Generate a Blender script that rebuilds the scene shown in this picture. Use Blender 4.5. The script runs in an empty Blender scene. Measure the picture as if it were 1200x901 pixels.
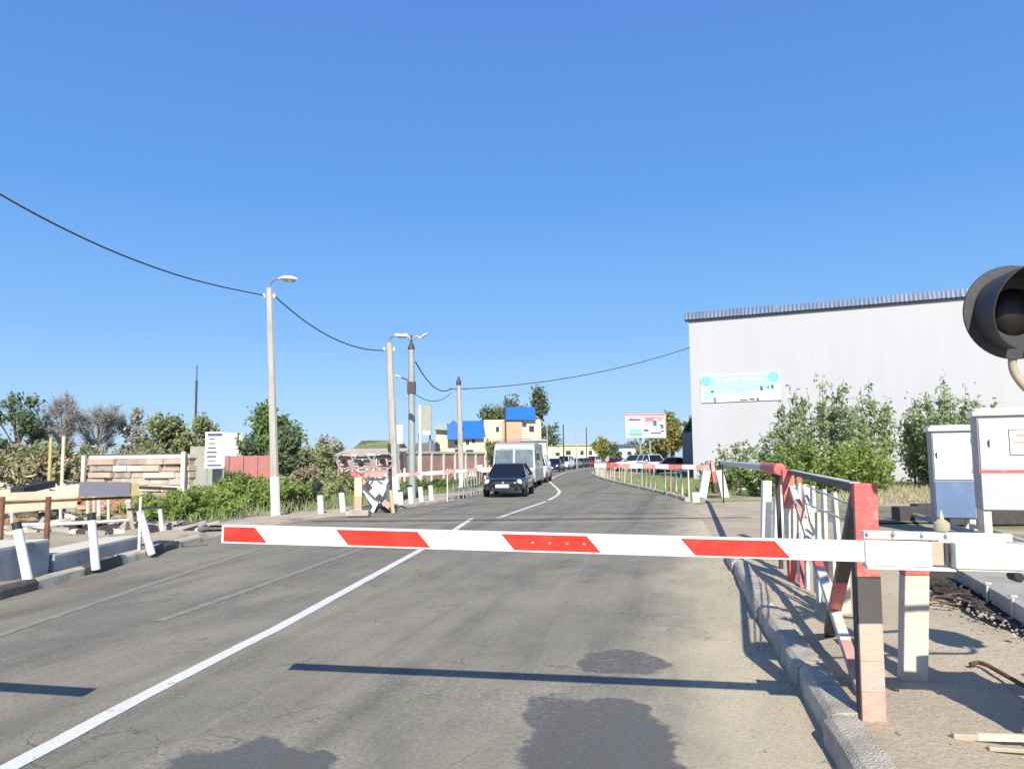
import bpy, math, random
import numpy as np
from mathutils import Vector, Matrix

random.seed(7)
rng = np.random.default_rng(7)
S = bpy.context.scene
COL = S.collection

# ------------------------------------------------------------------ camera, sky, sun, exposure
H = 1.5
F = 900.0                      # focal length in photo pixels (1200 wide)
PITCH = math.atan(86.5 / F)
ROLL = math.radians(0.6)
cam_d = bpy.data.cameras.new('camera')
cam = bpy.data.objects.new('camera', cam_d)
COL.objects.link(cam)
cam_d.sensor_width = 36.0
cam_d.lens = 36.0 * F / 1200.0
cam_d.clip_start = 0.05
cam_d.clip_end = 6000
CAMROT = Matrix.Rotation(math.pi / 2 + PITCH, 4, 'X') @ Matrix.Rotation(-ROLL, 4, 'Z')
cam.matrix_world = Matrix.Translation((0, 0, H)) @ CAMROT
S.camera = cam

SUN_DIR = Vector((0.05, -1.4, 1.0)).normalized()      # towards the sun
w = bpy.data.worlds.new('World')
S.world = w
w.use_nodes = True
nt = w.node_tree
for n in list(nt.nodes):
    nt.nodes.remove(n)
sky = nt.nodes.new('ShaderNodeTexSky')
sky.sky_type = 'NISHITA'
sky.sun_disc = False
sky.sun_elevation = math.asin(SUN_DIR.z)
sky.sun_rotation = math.atan2(SUN_DIR.x, SUN_DIR.y)
sky.altitude = 0
sky.air_density = 1.0
sky.dust_density = 0.55
sky.ozone_density = 3.0
bg = nt.nodes.new('ShaderNodeBackground')
bg.inputs['Strength'].default_value = 0.13
wo = nt.nodes.new('ShaderNodeOutputWorld')
# the clear spring sky of the photograph: deep even blue, pale blue at the horizon, over the physical sky
tcw = nt.nodes.new('ShaderNodeTexCoord')
sx_ = nt.nodes.new('ShaderNodeSeparateXYZ')
nt.links.new(tcw.outputs['Generated'], sx_.inputs[0])
cr = nt.nodes.new('ShaderNodeValToRGB')
e = cr.color_ramp.elements
SKYK = 1.0 / 0.13 / 1.27
stops = [(0.0, (0.52, 0.76, 0.98)), (0.05, (0.39, 0.66, 0.97)), (0.16, (0.225, 0.50, 0.96)), (0.32, (0.125, 0.365, 0.88)), (0.53, (0.105, 0.28, 0.78)), (0.72, (0.09, 0.16, 0.33))]
while len(e) < len(stops): e.new(0.5)
for q, (p_, c_) in zip(e, stops):
    q.position = p_
    q.color = (*c_, 1)
nt.links.new(sx_.outputs[2], cr.inputs[0])
sk = nt.nodes.new('ShaderNodeVectorMath'); sk.operation = 'SCALE'; sk.inputs[3].default_value = SKYK
nt.links.new(cr.outputs[0], sk.inputs[0])
mxs = nt.nodes.new('ShaderNodeMix'); mxs.data_type = 'RGBA'; mxs.inputs[0].default_value = 0.88
nt.links.new(sky.outputs[0], mxs.inputs[6]); nt.links.new(sk.outputs[0], mxs.inputs[7])
nt.links.new(mxs.outputs[2], bg.inputs[0])
nt.links.new(bg.outputs[0], wo.inputs[0])

sl = bpy.data.lights.new('sun', 'SUN')
sl.energy = 5.0
sl.angle = math.radians(0.55)
sl.color = (1.0, 0.93, 0.80)
so = bpy.data.objects.new('sun', sl)
so.rotation_euler = SUN_DIR.to_track_quat('Z', 'Y').to_euler()
so.location = (0, -20, 30)
COL.objects.link(so)

S.view_settings.view_transform = 'Standard'
S.view_settings.look = 'None'
S.view_settings.gamma = 1
S.view_settings.exposure = 0.35
S.view_settings.use_curve_mapping = False
S.cycles.max_bounces = 6
S.cycles.transparent_max_bounces = 8
S.cycles.use_denoising = True

# ------------------------------------------------------------------ survey helpers
R3 = CAMROT.to_3x3()
def ray(px, py):
    return R3 @ Vector(((px - 600) / F, -(py - 450.5) / F, -1.0))
def G(px, py, z=0.0):
    r = ray(px, py)
    t = (z - H) / r.z
    return Vector((r.x * t, r.y * t, z))
def D(px, py, d):
    r = ray(px, py)
    t = d / r.y
    return Vector((r.x * t, d, H + r.z * t))
def pxof(p):
    q = R3.transposed() @ (Vector(p) - Vector((0, 0, H)))
    return 600 + F * q.x / -q.z, 450.5 - F * q.y / -q.z

# ------------------------------------------------------------------ materials
MATS = {}
def mat(name, col, rough=0.7, metal=0.0, var=0.12, scale=6.0, bump=0.0, bscale=40.0, col2=None, mix=(0.45, 0.62),
        spec=0.5, trans=0.0, coat=0.0, stretch=None):
    """plain surface with two-scale colour variation, optional second colour in patches (dirt, rust) and bump"""
    if name in MATS:
        return MATS[name]
    m = bpy.data.materials.new(name)
    m.use_nodes = True
    t = m.node_tree
    b = t.nodes['Principled BSDF']
    b.inputs['Roughness'].default_value = rough
    b.inputs['Metallic'].default_value = metal
    b.inputs['Specular IOR Level'].default_value = spec
    b.inputs['Coat Weight'].default_value = coat
    tc = t.nodes.new('ShaderNodeNewGeometry')
    vec = tc.outputs['Position']
    if stretch:
        mp = t.nodes.new('ShaderNodeMapping')
        mp.inputs['Scale'].default_value = stretch
        t.links.new(vec, mp.inputs[0])
        vec = mp.outputs[0]
    n1 = t.nodes.new('ShaderNodeTexNoise')
    n1.inputs['Scale'].default_value = scale
    n1.inputs['Detail'].default_value = 6
    n1.inputs['Roughness'].default_value = 0.65
    t.links.new(vec, n1.inputs['Vector'])
    mr = t.nodes.new('ShaderNodeMapRange')
    mr.inputs[1].default_value = 0.25
    mr.inputs[2].default_value = 0.75
    mr.inputs[3].default_value = 1 - var
    mr.inputs[4].default_value = 1 + var
    t.links.new(n1.outputs[0], mr.inputs[0])
    hv = t.nodes.new('ShaderNodeMix')
    hv.data_type = 'RGBA'
    hv.blend_type = 'MULTIPLY'
    hv.inputs[0].default_value = 1
    cc = (*col, 1)
    if col2 is not None:
        n2 = t.nodes.new('ShaderNodeTexNoise')
        n2.inputs['Scale'].default_value = scale * 0.6
        n2.inputs['Detail'].default_value = 8
        n2.inputs['Roughness'].default_value = 0.7
        t.links.new(vec, n2.inputs['Vector'])
        r2 = t.nodes.new('ShaderNodeMapRange')
        r2.inputs[1].default_value = mix[0]
        r2.inputs[2].default_value = mix[1]
        t.links.new(n2.outputs[0], r2.inputs[0])
        mc = t.nodes.new('ShaderNodeMix')
        mc.data_type = 'RGBA'
        t.links.new(r2.outputs[0], mc.inputs[0])
        mc.inputs[6].default_value = cc
        mc.inputs[7].default_value = (*col2, 1)
        t.links.new(mc.outputs[2], hv.inputs[6])
    else:
        hv.inputs[6].default_value = cc
    cb = t.nodes.new('ShaderNodeCombineColor')
    for k in range(3):
        t.links.new(mr.outputs[0], cb.inputs[k])
    t.links.new(cb.outputs[0], hv.inputs[7])
    t.links.new(hv.outputs[2], b.inputs['Base Color'])
    if bump:
        n3 = t.nodes.new('ShaderNodeTexNoise')
        n3.inputs['Scale'].default_value = bscale
        n3.inputs['Detail'].default_value = 5
        t.links.new(vec, n3.inputs['Vector'])
        bp = t.nodes.new('ShaderNodeBump')
        bp.inputs['Strength'].default_value = bump
        bp.inputs['Distance'].default_value = 0.02
        t.links.new(n3.outputs[0], bp.inputs['Height'])
        t.links.new(bp.outputs[0], b.inputs['Normal'])
    if trans:
        tr = t.nodes.new('ShaderNodeBsdfTranslucent')
        t.links.new(hv.outputs[2], tr.inputs[0])
        ms = t.nodes.new('ShaderNodeMixShader')
        ms.inputs[0].default_value = trans
        out = t.nodes['Material Output']
        t.links.new(b.outputs[0], ms.inputs[1])
        t.links.new(tr.outputs[0], ms.inputs[2])
        t.links.new(ms.outputs[0], out.inputs[0])
    MATS[name] = m
    return m

M = dict(
    white=mat('chipped_white_paint', (0.80, 0.80, 0.77), 0.45, var=0.05, scale=9, col2=(0.62, 0.58, 0.52), mix=(0.60, 0.75), bump=0.15),
    boomwhite=mat('boom_white_paint', (0.80, 0.80, 0.775), 0.4, var=0.05, scale=15, col2=(0.46, 0.42, 0.36), mix=(0.58, 0.78), bump=0.05),
    red=mat('boom_red_film', (0.70, 0.035, 0.022), 0.4, var=0.14, scale=12, col2=(0.50, 0.08, 0.055), mix=(0.50, 0.78)),
    fadered=mat('faded_red_paint', (0.60, 0.13, 0.12), 0.6, var=0.12, scale=7, col2=(0.62, 0.32, 0.28), mix=(0.5, 0.68), bump=0.2),
    pinkred=mat('washed_out_red_paint', (0.58, 0.30, 0.26), 0.65, var=0.1, scale=6, col2=(0.62, 0.45, 0.38), mix=(0.42, 0.62), bump=0.2),
    dirtywhite=mat('dirty_white_paint', (0.70, 0.68, 0.60), 0.6, var=0.1, scale=6, col2=(0.50, 0.44, 0.36), mix=(0.52, 0.70), bump=0.2),
    tanpost=mat('worn_bare_post_paint', (0.52, 0.42, 0.34), 0.7, var=0.1, scale=5, col2=(0.55, 0.36, 0.30), mix=(0.5, 0.7), bump=0.25),
    midpost=mat('half_worn_post_paint', (0.55, 0.38, 0.32), 0.7, var=0.1, scale=6, col2=(0.58, 0.46, 0.38), mix=(0.4, 0.6), bump=0.25),
    creampost=mat('grubby_whitewash', (0.66, 0.60, 0.50), 0.75, var=0.1, scale=6, col2=(0.52, 0.43, 0.35), mix=(0.48, 0.68), bump=0.3),
    cream=mat('cream_paint', (0.72, 0.64, 0.47), 0.6, var=0.1, scale=5, col2=(0.55, 0.42, 0.30), mix=(0.55, 0.72)),
    black=mat('black_paint', (0.028, 0.028, 0.030), 0.55, var=0.25, scale=8),
    dkmetal=mat('dark_weathered_steel', (0.07, 0.065, 0.07), 0.6, 0.2, var=0.25, scale=9, col2=(0.13, 0.07, 0.045), mix=(0.5, 0.7)),
    visor=mat('signal_black_paint', (0.048, 0.049, 0.055), 0.55, var=0.15, scale=14, bump=0.08),
    rust=mat('rusted_steel', (0.20, 0.095, 0.05), 0.85, var=0.3, scale=12, col2=(0.10, 0.05, 0.03), bump=0.4),
    steel=mat('galvanised_steel', (0.46, 0.47, 0.48), 0.45, 0.5, var=0.12, scale=8),
    railsteel=mat('worn_rail_steel', (0.30, 0.25, 0.21), 0.5, 0.2, var=0.2, scale=8),
    greybox=mat('weathered_light_grey_paint', (0.60, 0.61, 0.57), 0.5, var=0.07, scale=8, col2=(0.46, 0.45, 0.40), mix=(0.55, 0.75), bump=0.1),
    concrete=mat('rough_concrete', (0.42, 0.40, 0.36), 0.9, var=0.15, scale=5, col2=(0.30, 0.27, 0.24), mix=(0.5, 0.7), bump=0.6, bscale=60),
    kerbcon=mat('kerb_concrete', (0.56, 0.51, 0.43), 0.92, var=0.18, scale=6, col2=(0.36, 0.325, 0.28), mix=(0.46, 0.66), bump=1.0, bscale=70),
    kerbblack=mat('kerb_black_paint', (0.095, 0.088, 0.08), 0.8, var=0.3, scale=8, col2=(0.22, 0.20, 0.18), mix=(0.55, 0.72), bump=0.6, bscale=70),
    kerbwhite=mat('kerb_white_paint', (0.62, 0.56, 0.45), 0.8, var=0.12, scale=8, col2=(0.40, 0.36, 0.31), mix=(0.48, 0.68), bump=0.6, bscale=70),
    bluecon=mat('bluish_concrete', (0.34, 0.38, 0.42), 0.85, var=0.15, scale=4, col2=(0.22, 0.24, 0.26), mix=(0.5, 0.7), bump=0.5),
    poleconc=mat('pole_concrete', (0.47, 0.45, 0.41), 0.85, var=0.12, scale=3, col2=(0.34, 0.31, 0.28), mix=(0.5, 0.7), bump=0.3, stretch=(4, 4, 0.6)),
    polegreen=mat('grey_green_painted_steel', (0.34, 0.39, 0.38), 0.55, 0.1, var=0.12, scale=4),
    lamp=mat('lamp_housing', (0.74, 0.76, 0.74), 0.35, var=0.04),
    lampglass=mat('lamp_glass', (0.35, 0.37, 0.36), 0.15, var=0.04),
    wire=mat('cable_rubber', (0.04, 0.04, 0.045), 0.6, var=0.1),
    wall=mat('pale_grey_panel_wall', (0.505, 0.51, 0.55), 0.7, var=0.03, scale=0.5, col2=(0.49, 0.49, 0.52), mix=(0.42, 0.70), stretch=(2.5, 2.5, 0.22)),
    roofblue=mat('blue_grey_roof_sheet', (0.10, 0.15, 0.26), 0.5, 0.1, var=0.2, scale=1.2, col2=(0.12, 0.16, 0.24), mix=(0.4, 0.6)),
    bluesheet=mat('bright_blue_roof_sheet', (0.03, 0.17, 0.60), 0.45, var=0.1, scale=1),
    creamwall=mat('cream_render', (0.68, 0.63, 0.44), 0.85, var=0.07, scale=0.6),
    yellowwall=mat('pale_yellow_render', (0.68, 0.66, 0.46), 0.85, var=0.06, scale=0.5),
    tanwall=mat('tan_brick_wall', (0.50, 0.38, 0.25), 0.85, var=0.12, scale=1.0),
    whitewall=mat('white_render', (0.72, 0.73, 0.70), 0.85, var=0.06, scale=0.6),
    pinkwall=mat('faded_pink_brick', (0.46, 0.27, 0.235), 0.9, var=0.18, scale=1.2, col2=(0.58, 0.42, 0.38), mix=(0.5, 0.65), bump=0.3, bscale=8),
    redfence=mat('faded_red_sheet', (0.50, 0.21, 0.19), 0.7, var=0.1, scale=2),
    slab=mat('old_concrete_slabs', (0.56, 0.48, 0.40), 0.9, var=0.15, scale=1.6, col2=(0.46, 0.33, 0.27), mix=(0.48, 0.62), bump=0.5, bscale=15),
    pinkslab=mat('pinkish_concrete', (0.52, 0.38, 0.32), 0.9, var=0.15, scale=1.6, col2=(0.42, 0.33, 0.28), mix=(0.48, 0.62), bump=0.5, bscale=15),
    slabcap=mat('pale_coping', (0.68, 0.64, 0.54), 0.85, var=0.1, scale=2),
    greypanel=mat('grey_concrete_panel', (0.36, 0.37, 0.32), 0.9, var=0.12, scale=2),
    window=mat('dark_window_glass', (0.05, 0.06, 0.07), 0.12, var=0.1),
    carglass=mat('car_window_glass', (0.010, 0.014, 0.028), 0.06, var=0.05, coat=0.3),
    busglass=mat('bus_window_glass', (0.13, 0.17, 0.19), 0.12, var=0.5, scale=1.4),
    tyre=mat('tyre_rubber', (0.022, 0.022, 0.022), 0.85, var=0.1),
    rim=mat('wheel_rim', (0.38, 0.38, 0.39), 0.35, 0.6, var=0.05),
    head=mat('headlight_lens', (0.72, 0.74, 0.76), 0.08, var=0.03, coat=1.0),
    plate=mat('number_plate_white', (0.80, 0.80, 0.80), 0.4, var=0.02),
    carblack=mat('black_car_paint', (0.012, 0.016, 0.018), 0.22, var=0.03, coat=0.7),
    carwhite=mat('white_car_paint', (0.76, 0.77, 0.78), 0.25, var=0.03, coat=0.6),
    busbody=mat('dull_bus_paint', (0.42, 0.45, 0.45), 0.4, var=0.1, scale=2, coat=0.3),
    cargrey=mat('grey_car_paint', (0.20, 0.21, 0.22), 0.25, 0.3, var=0.03, coat=0.6),
    carred=mat('dark_red_car_paint', (0.33, 0.04, 0.045), 0.25, var=0.03, coat=0.6),
    carplastic=mat('black_car_trim', (0.02, 0.02, 0.02), 0.5, var=0.1),
    cabwhite=mat('cabinet_white_paint', (0.80, 0.79, 0.79), 0.4, var=0.03, scale=3, col2=(0.66, 0.64, 0.62), mix=(0.62, 0.80)),
    cabblue=mat('cabinet_blue_paint', (0.14, 0.22, 0.38), 0.45, var=0.1, scale=3, col2=(0.24, 0.30, 0.42), mix=(0.5, 0.75)),
    cabpale=mat('cabinet_pale_blue_paint', (0.50, 0.57, 0.68), 0.45, var=0.05, scale=3),
    cabgrey=mat('cabinet_grey_side', (0.33, 0.33, 0.36), 0.5, var=0.08, scale=3),
    bark=mat('tree_bark', (0.12, 0.095, 0.075), 0.9, var=0.25, scale=3),
    barkgrey=mat('grey_tree_bark', (0.34, 0.32, 0.32), 0.9, var=0.2, scale=2),
    leafgreen=mat('green_leaves', (0.21, 0.31, 0.09), 0.6, var=0.4, scale=1.6, trans=0.4, col2=(0.16, 0.24, 0.08)),
    leafbright=mat('fresh_green_leaves', (0.30, 0.39, 0.10), 0.6, var=0.35, scale=1.4, trans=0.35, col2=(0.24, 0.35, 0.09)),
    leafsilver=mat('silvery_green_leaves', (0.36, 0.43, 0.24), 0.55, var=0.4, scale=2.0, trans=0.3, col2=(0.23, 0.32, 0.13)),
    leafdark=mat('dark_green_leaves', (0.13, 0.19, 0.10), 0.6, var=0.4, scale=0.8, trans=0.25, col2=(0.16, 0.20, 0.11)),
    leafolive=mat('olive_leaves', (0.34, 0.38, 0.17), 0.65, var=0.4, scale=0.9, trans=0.3, col2=(0.18, 0.17, 0.09)),
    leafyellow=mat('yellow_green_leaves', (0.36, 0.35, 0.11), 0.65, var=0.3, scale=0.7, trans=0.3, col2=(0.25, 0.27, 0.09)),
    leafbrown=mat('dry_brown_twigs', (0.36, 0.30, 0.20), 0.8, var=0.35, scale=1.4, col2=(0.22, 0.24, 0.11)),
    leafgrey=mat('budding_grey_twigs', (0.38, 0.385, 0.37), 0.8, var=0.25, scale=1.0, col2=(0.26, 0.29, 0.22)),
    weed=mat('green_weeds', (0.29, 0.37, 0.13), 0.7, var=0.4, scale=0.9, trans=0.25, col2=(0.24, 0.25, 0.16)),
    drygrass=mat('dry_grass', (0.50, 0.44, 0.28), 0.8, var=0.3, scale=1.0, trans=0.2, col2=(0.32, 0.33, 0.16)),
    teal=mat('teal_print', (0.22, 0.62, 0.58), 0.5, var=0.08, scale=3),
    paleteal=mat('pale_teal_print', (0.42, 0.72, 0.68), 0.5, var=0.06, scale=2),
    bannerwhite=mat('banner_white', (0.80, 0.84, 0.82), 0.5, var=0.03),
    inkgrey=mat('dark_print', (0.10, 0.13, 0.16), 0.5, var=0.1),
    inkblue=mat('navy_print', (0.07, 0.09, 0.22), 0.5, var=0.1),
    pink=mat('pink_print', (0.72, 0.30, 0.34), 0.5, var=0.1),
    awning=mat('pink_white_awning', (0.75, 0.60, 0.60), 0.7, var=0.1, scale=1.2, col2=(0.80, 0.78, 0.76), mix=(0.45, 0.55)),
    yellow=mat('faded_yellow_paint', (0.52, 0.43, 0.20), 0.6, var=0.15),
    plategrey=mat('grey_striped_plate', (0.22, 0.22, 0.26), 0.6, var=0.12, stretch=(1, 1, 12)),
    orange=mat('rusty_orange_heap', (0.42, 0.20, 0.10), 0.9, var=0.2, scale=3, col2=(0.5, 0.34, 0.22), bump=0.4),
    stone=mat('rubble_stone', (0.40, 0.37, 0.33), 0.95, var=0.2, scale=3, col2=(0.26, 0.24, 0.22), bump=0.5),
    gate=mat('dark_grey_sheet', (0.13, 0.14, 0.17), 0.6, var=0.1, scale=1),
    lens=mat('unlit_red_lens', (0.012, 0.008, 0.009), 0.45, var=0.1),
    insul=mat('tan_porcelain', (0.46, 0.41, 0.31), 0.4, var=0.1, scale=9),
    beige=mat('beige_conduit', (0.45, 0.39, 0.29), 0.6, var=0.12, scale=14, bump=0.15),
)

# ------------------------------------------------------------------ mesh builder
class MB:
    def __init__(s):
        s.v, s.f, s.mi, s.mats, s.cur = [], [], [], [], 0
    def use(s, m):
        m = M[m] if isinstance(m, str) else m
        if m not in s.mats:
            s.mats.append(m)
        s.cur = s.mats.index(m)
        return s
    def add(s, vs, fs):
        o = len(s.v)
        s.v.extend([tuple(q) for q in vs])
        for f in fs:
            s.f.append(tuple(o + i for i in f))
            s.mi.append(s.cur)
        return s
    def box(s, c, size, ax=None):
        """box centred on c; ax = 3 axis vectors"""
        c = Vector(c)
        X, Y, Z = ax if ax else (Vector((1, 0, 0)), Vector((0, 1, 0)), Vector((0, 0, 1)))
        h = [q / 2 for q in size]
        vs = [c + X * (a * h[0]) + Y * (b * h[1]) + Z * (g * h[2]) for g in (-1, 1) for b in (-1, 1) for a in (-1, 1)]
        return s.add(vs, [(0, 2, 3, 1), (4, 5, 7, 6), (0, 1, 5, 4), (2, 6, 7, 3), (0, 4, 6, 2), (1, 3, 7, 5)])
    def beam(s, p, q, wd, ht, up=Vector((0, 0, 1)), sh=0.0):
        """square bar from p to q; wd = sideways, ht = along up"""
        p, q = Vector(p), Vector(q)
        u = (q - p).normalized()
        sd = u.cross(up)
        if sd.length < 1e-4:
            sd = Vector((1, 0, 0))
        sd.normalize()
        n = sd.cross(u).normalized()
        vs = []
        for e in (p, q):
            for a, b in ((-1, -1), (1, -1), (1, 1), (-1, 1)):
                vs.append(e + sd * (a * wd / 2) + n * (b * ht / 2) + u * (b * sh))
        return s.add(vs, [(3, 2, 1, 0), (4, 5, 6, 7), (0, 1, 5, 4), (1, 2, 6, 5), (2, 3, 7, 6), (3, 0, 4, 7)])
    def tube(s, pts, r, seg=8, cap=True):
        pts = [Vector(p) for p in pts]
        rs = r if isinstance(r, (list, tuple)) else [r] * len(pts)
        vs, fs = [], []
        ref = None
        for i, p in enumerate(pts):
            t = (pts[min(i + 1, len(pts) - 1)] - pts[max(i - 1, 0)]).normalized()
            if ref is None:
                ref = Vector((1, 0, 0)) if abs(t.x) < 0.9 else Vector((0, 1, 0))
            a = (ref - t * ref.dot(t)).normalized()
            ref = a
            b = t.cross(a)
            for k in range(seg):
                an = 2 * math.pi * k / seg
                vs.append(p + (a * math.cos(an) + b * math.sin(an)) * rs[i])
        for i in range(len(pts) - 1):
            for k in range(seg):
                k2 = (k + 1) % seg
                fs.append((i * seg + k, i * seg + k2, (i + 1) * seg + k2, (i + 1) * seg + k))
        if cap:
            fs.append(tuple(reversed(range(seg))))
            fs.append(tuple((len(pts) - 1) * seg + k for k in range(seg)))
        return s.add(vs, fs)
    def lathe(s, base, axis, prof, seg=24):
        """prof: (along, radius) pairs round the axis"""
        axis = Vector(axis).normalized()
        ref = Vector((0, 0, 1)) if abs(axis.z) < 0.9 else Vector((1, 0, 0))
        a = (ref - axis * ref.dot(axis)).normalized()
        b = axis.cross(a)
        base = Vector(base)
        vs, fs = [], []
        for h, r in prof:
            for k in range(seg):
                an = 2 * math.pi * k / seg
                vs.append(base + axis * h + (a * math.cos(an) + b * math.sin(an)) * r)
        for i in range(len(prof) - 1):
            for k in range(seg):
                k2 = (k + 1) % seg
                fs.append((i * seg + k, i * seg + k2, (i + 1) * seg + k2, (i + 1) * seg + k))
        if prof[0][1] > 1e-5:
            fs.append(tuple(reversed(range(seg))))
        if prof[-1][1] > 1e-5:
            fs.append(tuple((len(prof) - 1) * seg + k for k in range(seg)))
        return s.add(vs, fs)
    def poly(s, pts):
        return s.add(pts, [tuple(range(len(pts)))])
    def build(s, name, parent=None, mat_=None, smooth=False, bevel=0.0, origin=None, subsurf=0):
        if mat_ and not s.mats:
            s.mats.append(M[mat_] if isinstance(mat_, str) else mat_)
        org = Vector(origin) if origin is not None else Vector((0, 0, 0))
        if parent is not None:
            org = wloc(parent)
        me = bpy.data.meshes.new(name)
        me.from_pydata([(v[0] - org.x, v[1] - org.y, v[2] - org.z) for v in s.v], [], s.f)
        for m in s.mats:
            me.materials.append(m)
        if len(s.mats) > 1:
            me.polygons.foreach_set('material_index', s.mi)
        if smooth:
            me.polygons.foreach_set('use_smooth', [True] * len(me.polygons))
            try:
                me.set_sharp_from_angle(angle=math.radians(38))
            except Exception:
                pass
        me.update()
        o = bpy.data.objects.new(name, me)
        COL.objects.link(o)
        if parent is not None:
            o.parent = parent
        else:
            o.location = org
        if bevel:
            b = o.modifiers.new('bevel', 'BEVEL')
            b.width = bevel
            b.segments = 2
            b.limit_method = 'ANGLE'
        if subsurf:
            b = o.modifiers.new('sub', 'SUBSURF')
            b.levels = b.render_levels = subsurf
        return o
def wloc(o):
    v = Vector((0, 0, 0))
    while o is not None:
        v += o.location
        o = o.parent
    return v
def tag(o, label=None, cat=None, group=None, kind=None):
    if label: o['label'] = label
    if cat: o['category'] = cat
    if group: o['group'] = group
    if kind: o['kind'] = kind
    return o
def empty(name, loc, label, cat, group=None):
    o = bpy.data.objects.new(name, None)
    o.empty_display_size = 0.2
    o.location = loc
    COL.objects.link(o)
    return tag(o, label, cat, group)
def kids(o):
    return [c for c in bpy.data.objects if c.parent == o]
def copy_tree(o, parent=None):
    ch = kids(o)
    c = o.copy()
    COL.objects.link(c)
    c.parent = parent
    for k in ch:
        copy_tree(k, c)
    return c
def struct(o):
    o['kind'] = 'structure'
    return o
Z = Vector((0, 0, 1))

# ------------------------------------------------------------------ ground surfaces' materials
def ground_mat(name, base, alt, green=None, gmix=(0.5, 0.6), fine=0.25, bump=0.6, pebble=True):
    m = bpy.data.materials.new(name); m.use_nodes = True
    t = m.node_tree; b = t.nodes['Principled BSDF']
    b.inputs['Roughness'].default_value = 0.95
    b.inputs['Specular IOR Level'].default_value = 0.2
    g = t.nodes.new('ShaderNodeNewGeometry')
    def noise(sc, det=6, ro=0.6):
        n = t.nodes.new('ShaderNodeTexNoise'); n.inputs['Scale'].default_value = sc
        n.inputs['Detail'].default_value = det; n.inputs['Roughness'].default_value = ro
        t.links.new(g.outputs['Position'], n.inputs['Vector']); return n.outputs[0]
    def rng_(x, a, c, lo=0., hi=1.):
        r = t.nodes.new('ShaderNodeMapRange'); r.inputs[1].default_value = a; r.inputs[2].default_value = c
        r.inputs[3].default_value = lo; r.inputs[4].default_value = hi
        t.links.new(x, r.inputs[0]); return r.outputs[0]
    def mix(f, a, c, mode='MIX'):
        x = t.nodes.new('ShaderNodeMix'); x.data_type = 'RGBA'; x.blend_type = mode
        if isinstance(f, float): x.inputs[0].default_value = f
        else: t.links.new(f, x.inputs[0])
        for i, q in ((6, a), (7, c)):
            if isinstance(q, tuple): x.inputs[i].default_value = (*q, 1)
            else: t.links.new(q, x.inputs[i])
        return x.outputs[2]
    c = mix(rng_(noise(0.7, 8), 0.38, 0.64), base, alt)
    if green:
        c = mix(rng_(noise(0.35, 8, 0.7), *gmix), c, green)
    f = rng_(noise(38, 4, 0.8), 0.3, 0.7, 1 - fine, 1 + fine)
    cb = t.nodes.new('ShaderNodeCombineColor')
    for k in range(3): t.links.new(f, cb.inputs[k])
    c = mix(1.0, c, cb.outputs[0], 'MULTIPLY')
    if pebble:
        vo = t.nodes.new('ShaderNodeTexVoronoi'); vo.inputs['Scale'].default_value = 24
        t.links.new(g.outputs['Position'], vo.inputs['Vector'])
        wn = noise(3.0, 4)
        pm = t.nodes.new('ShaderNodeMath'); pm.operation = 'MULTIPLY'
        t.links.new(rng_(vo.outputs[0], 0.20, 0.12), pm.inputs[0])
        t.links.new(rng_(wn, 0.52, 0.60), pm.inputs[1])
        c = mix(pm.outputs[0], c, tuple(min(1, q * 1.35 + 0.04) for q in base))
    t.links.new(c, b.inputs['Base Color'])
    bp = t.nodes.new('ShaderNodeBump'); bp.inputs['Strength'].default_value = bump; bp.inputs['Distance'].default_value = 0.03
    t.links.new(noise(22, 6, 0.75), bp.inputs['Height']); t.links.new(bp.outputs[0], b.inputs['Normal'])
    return m
MG = ground_mat('bare_earth_and_grass', (0.50, 0.43, 0.33), (0.38, 0.32, 0.24), (0.24, 0.26, 0.12), (0.42, 0.56))
MSAND = ground_mat('sandy_dirt', (0.64, 0.55, 0.41), (0.55, 0.465, 0.345), None, fine=0.18, bump=0.9)
MCLINK = ground_mat('black_clinker', (0.07, 0.062, 0.058), (0.12, 0.10, 0.085), None, fine=0.5, bump=1.0)
MDIRT = ground_mat('dusty_grey_dirt', (0.56, 0.475, 0.37), (0.44, 0.37, 0.285), (0.16, 0.15, 0.09), (0.56, 0.66), fine=0.3, bump=0.9)
MBALL = ground_mat('dark_ballast', (0.20, 0.175, 0.15), (0.32, 0.28, 0.235), None, fine=0.5, bump=1.0)

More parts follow.
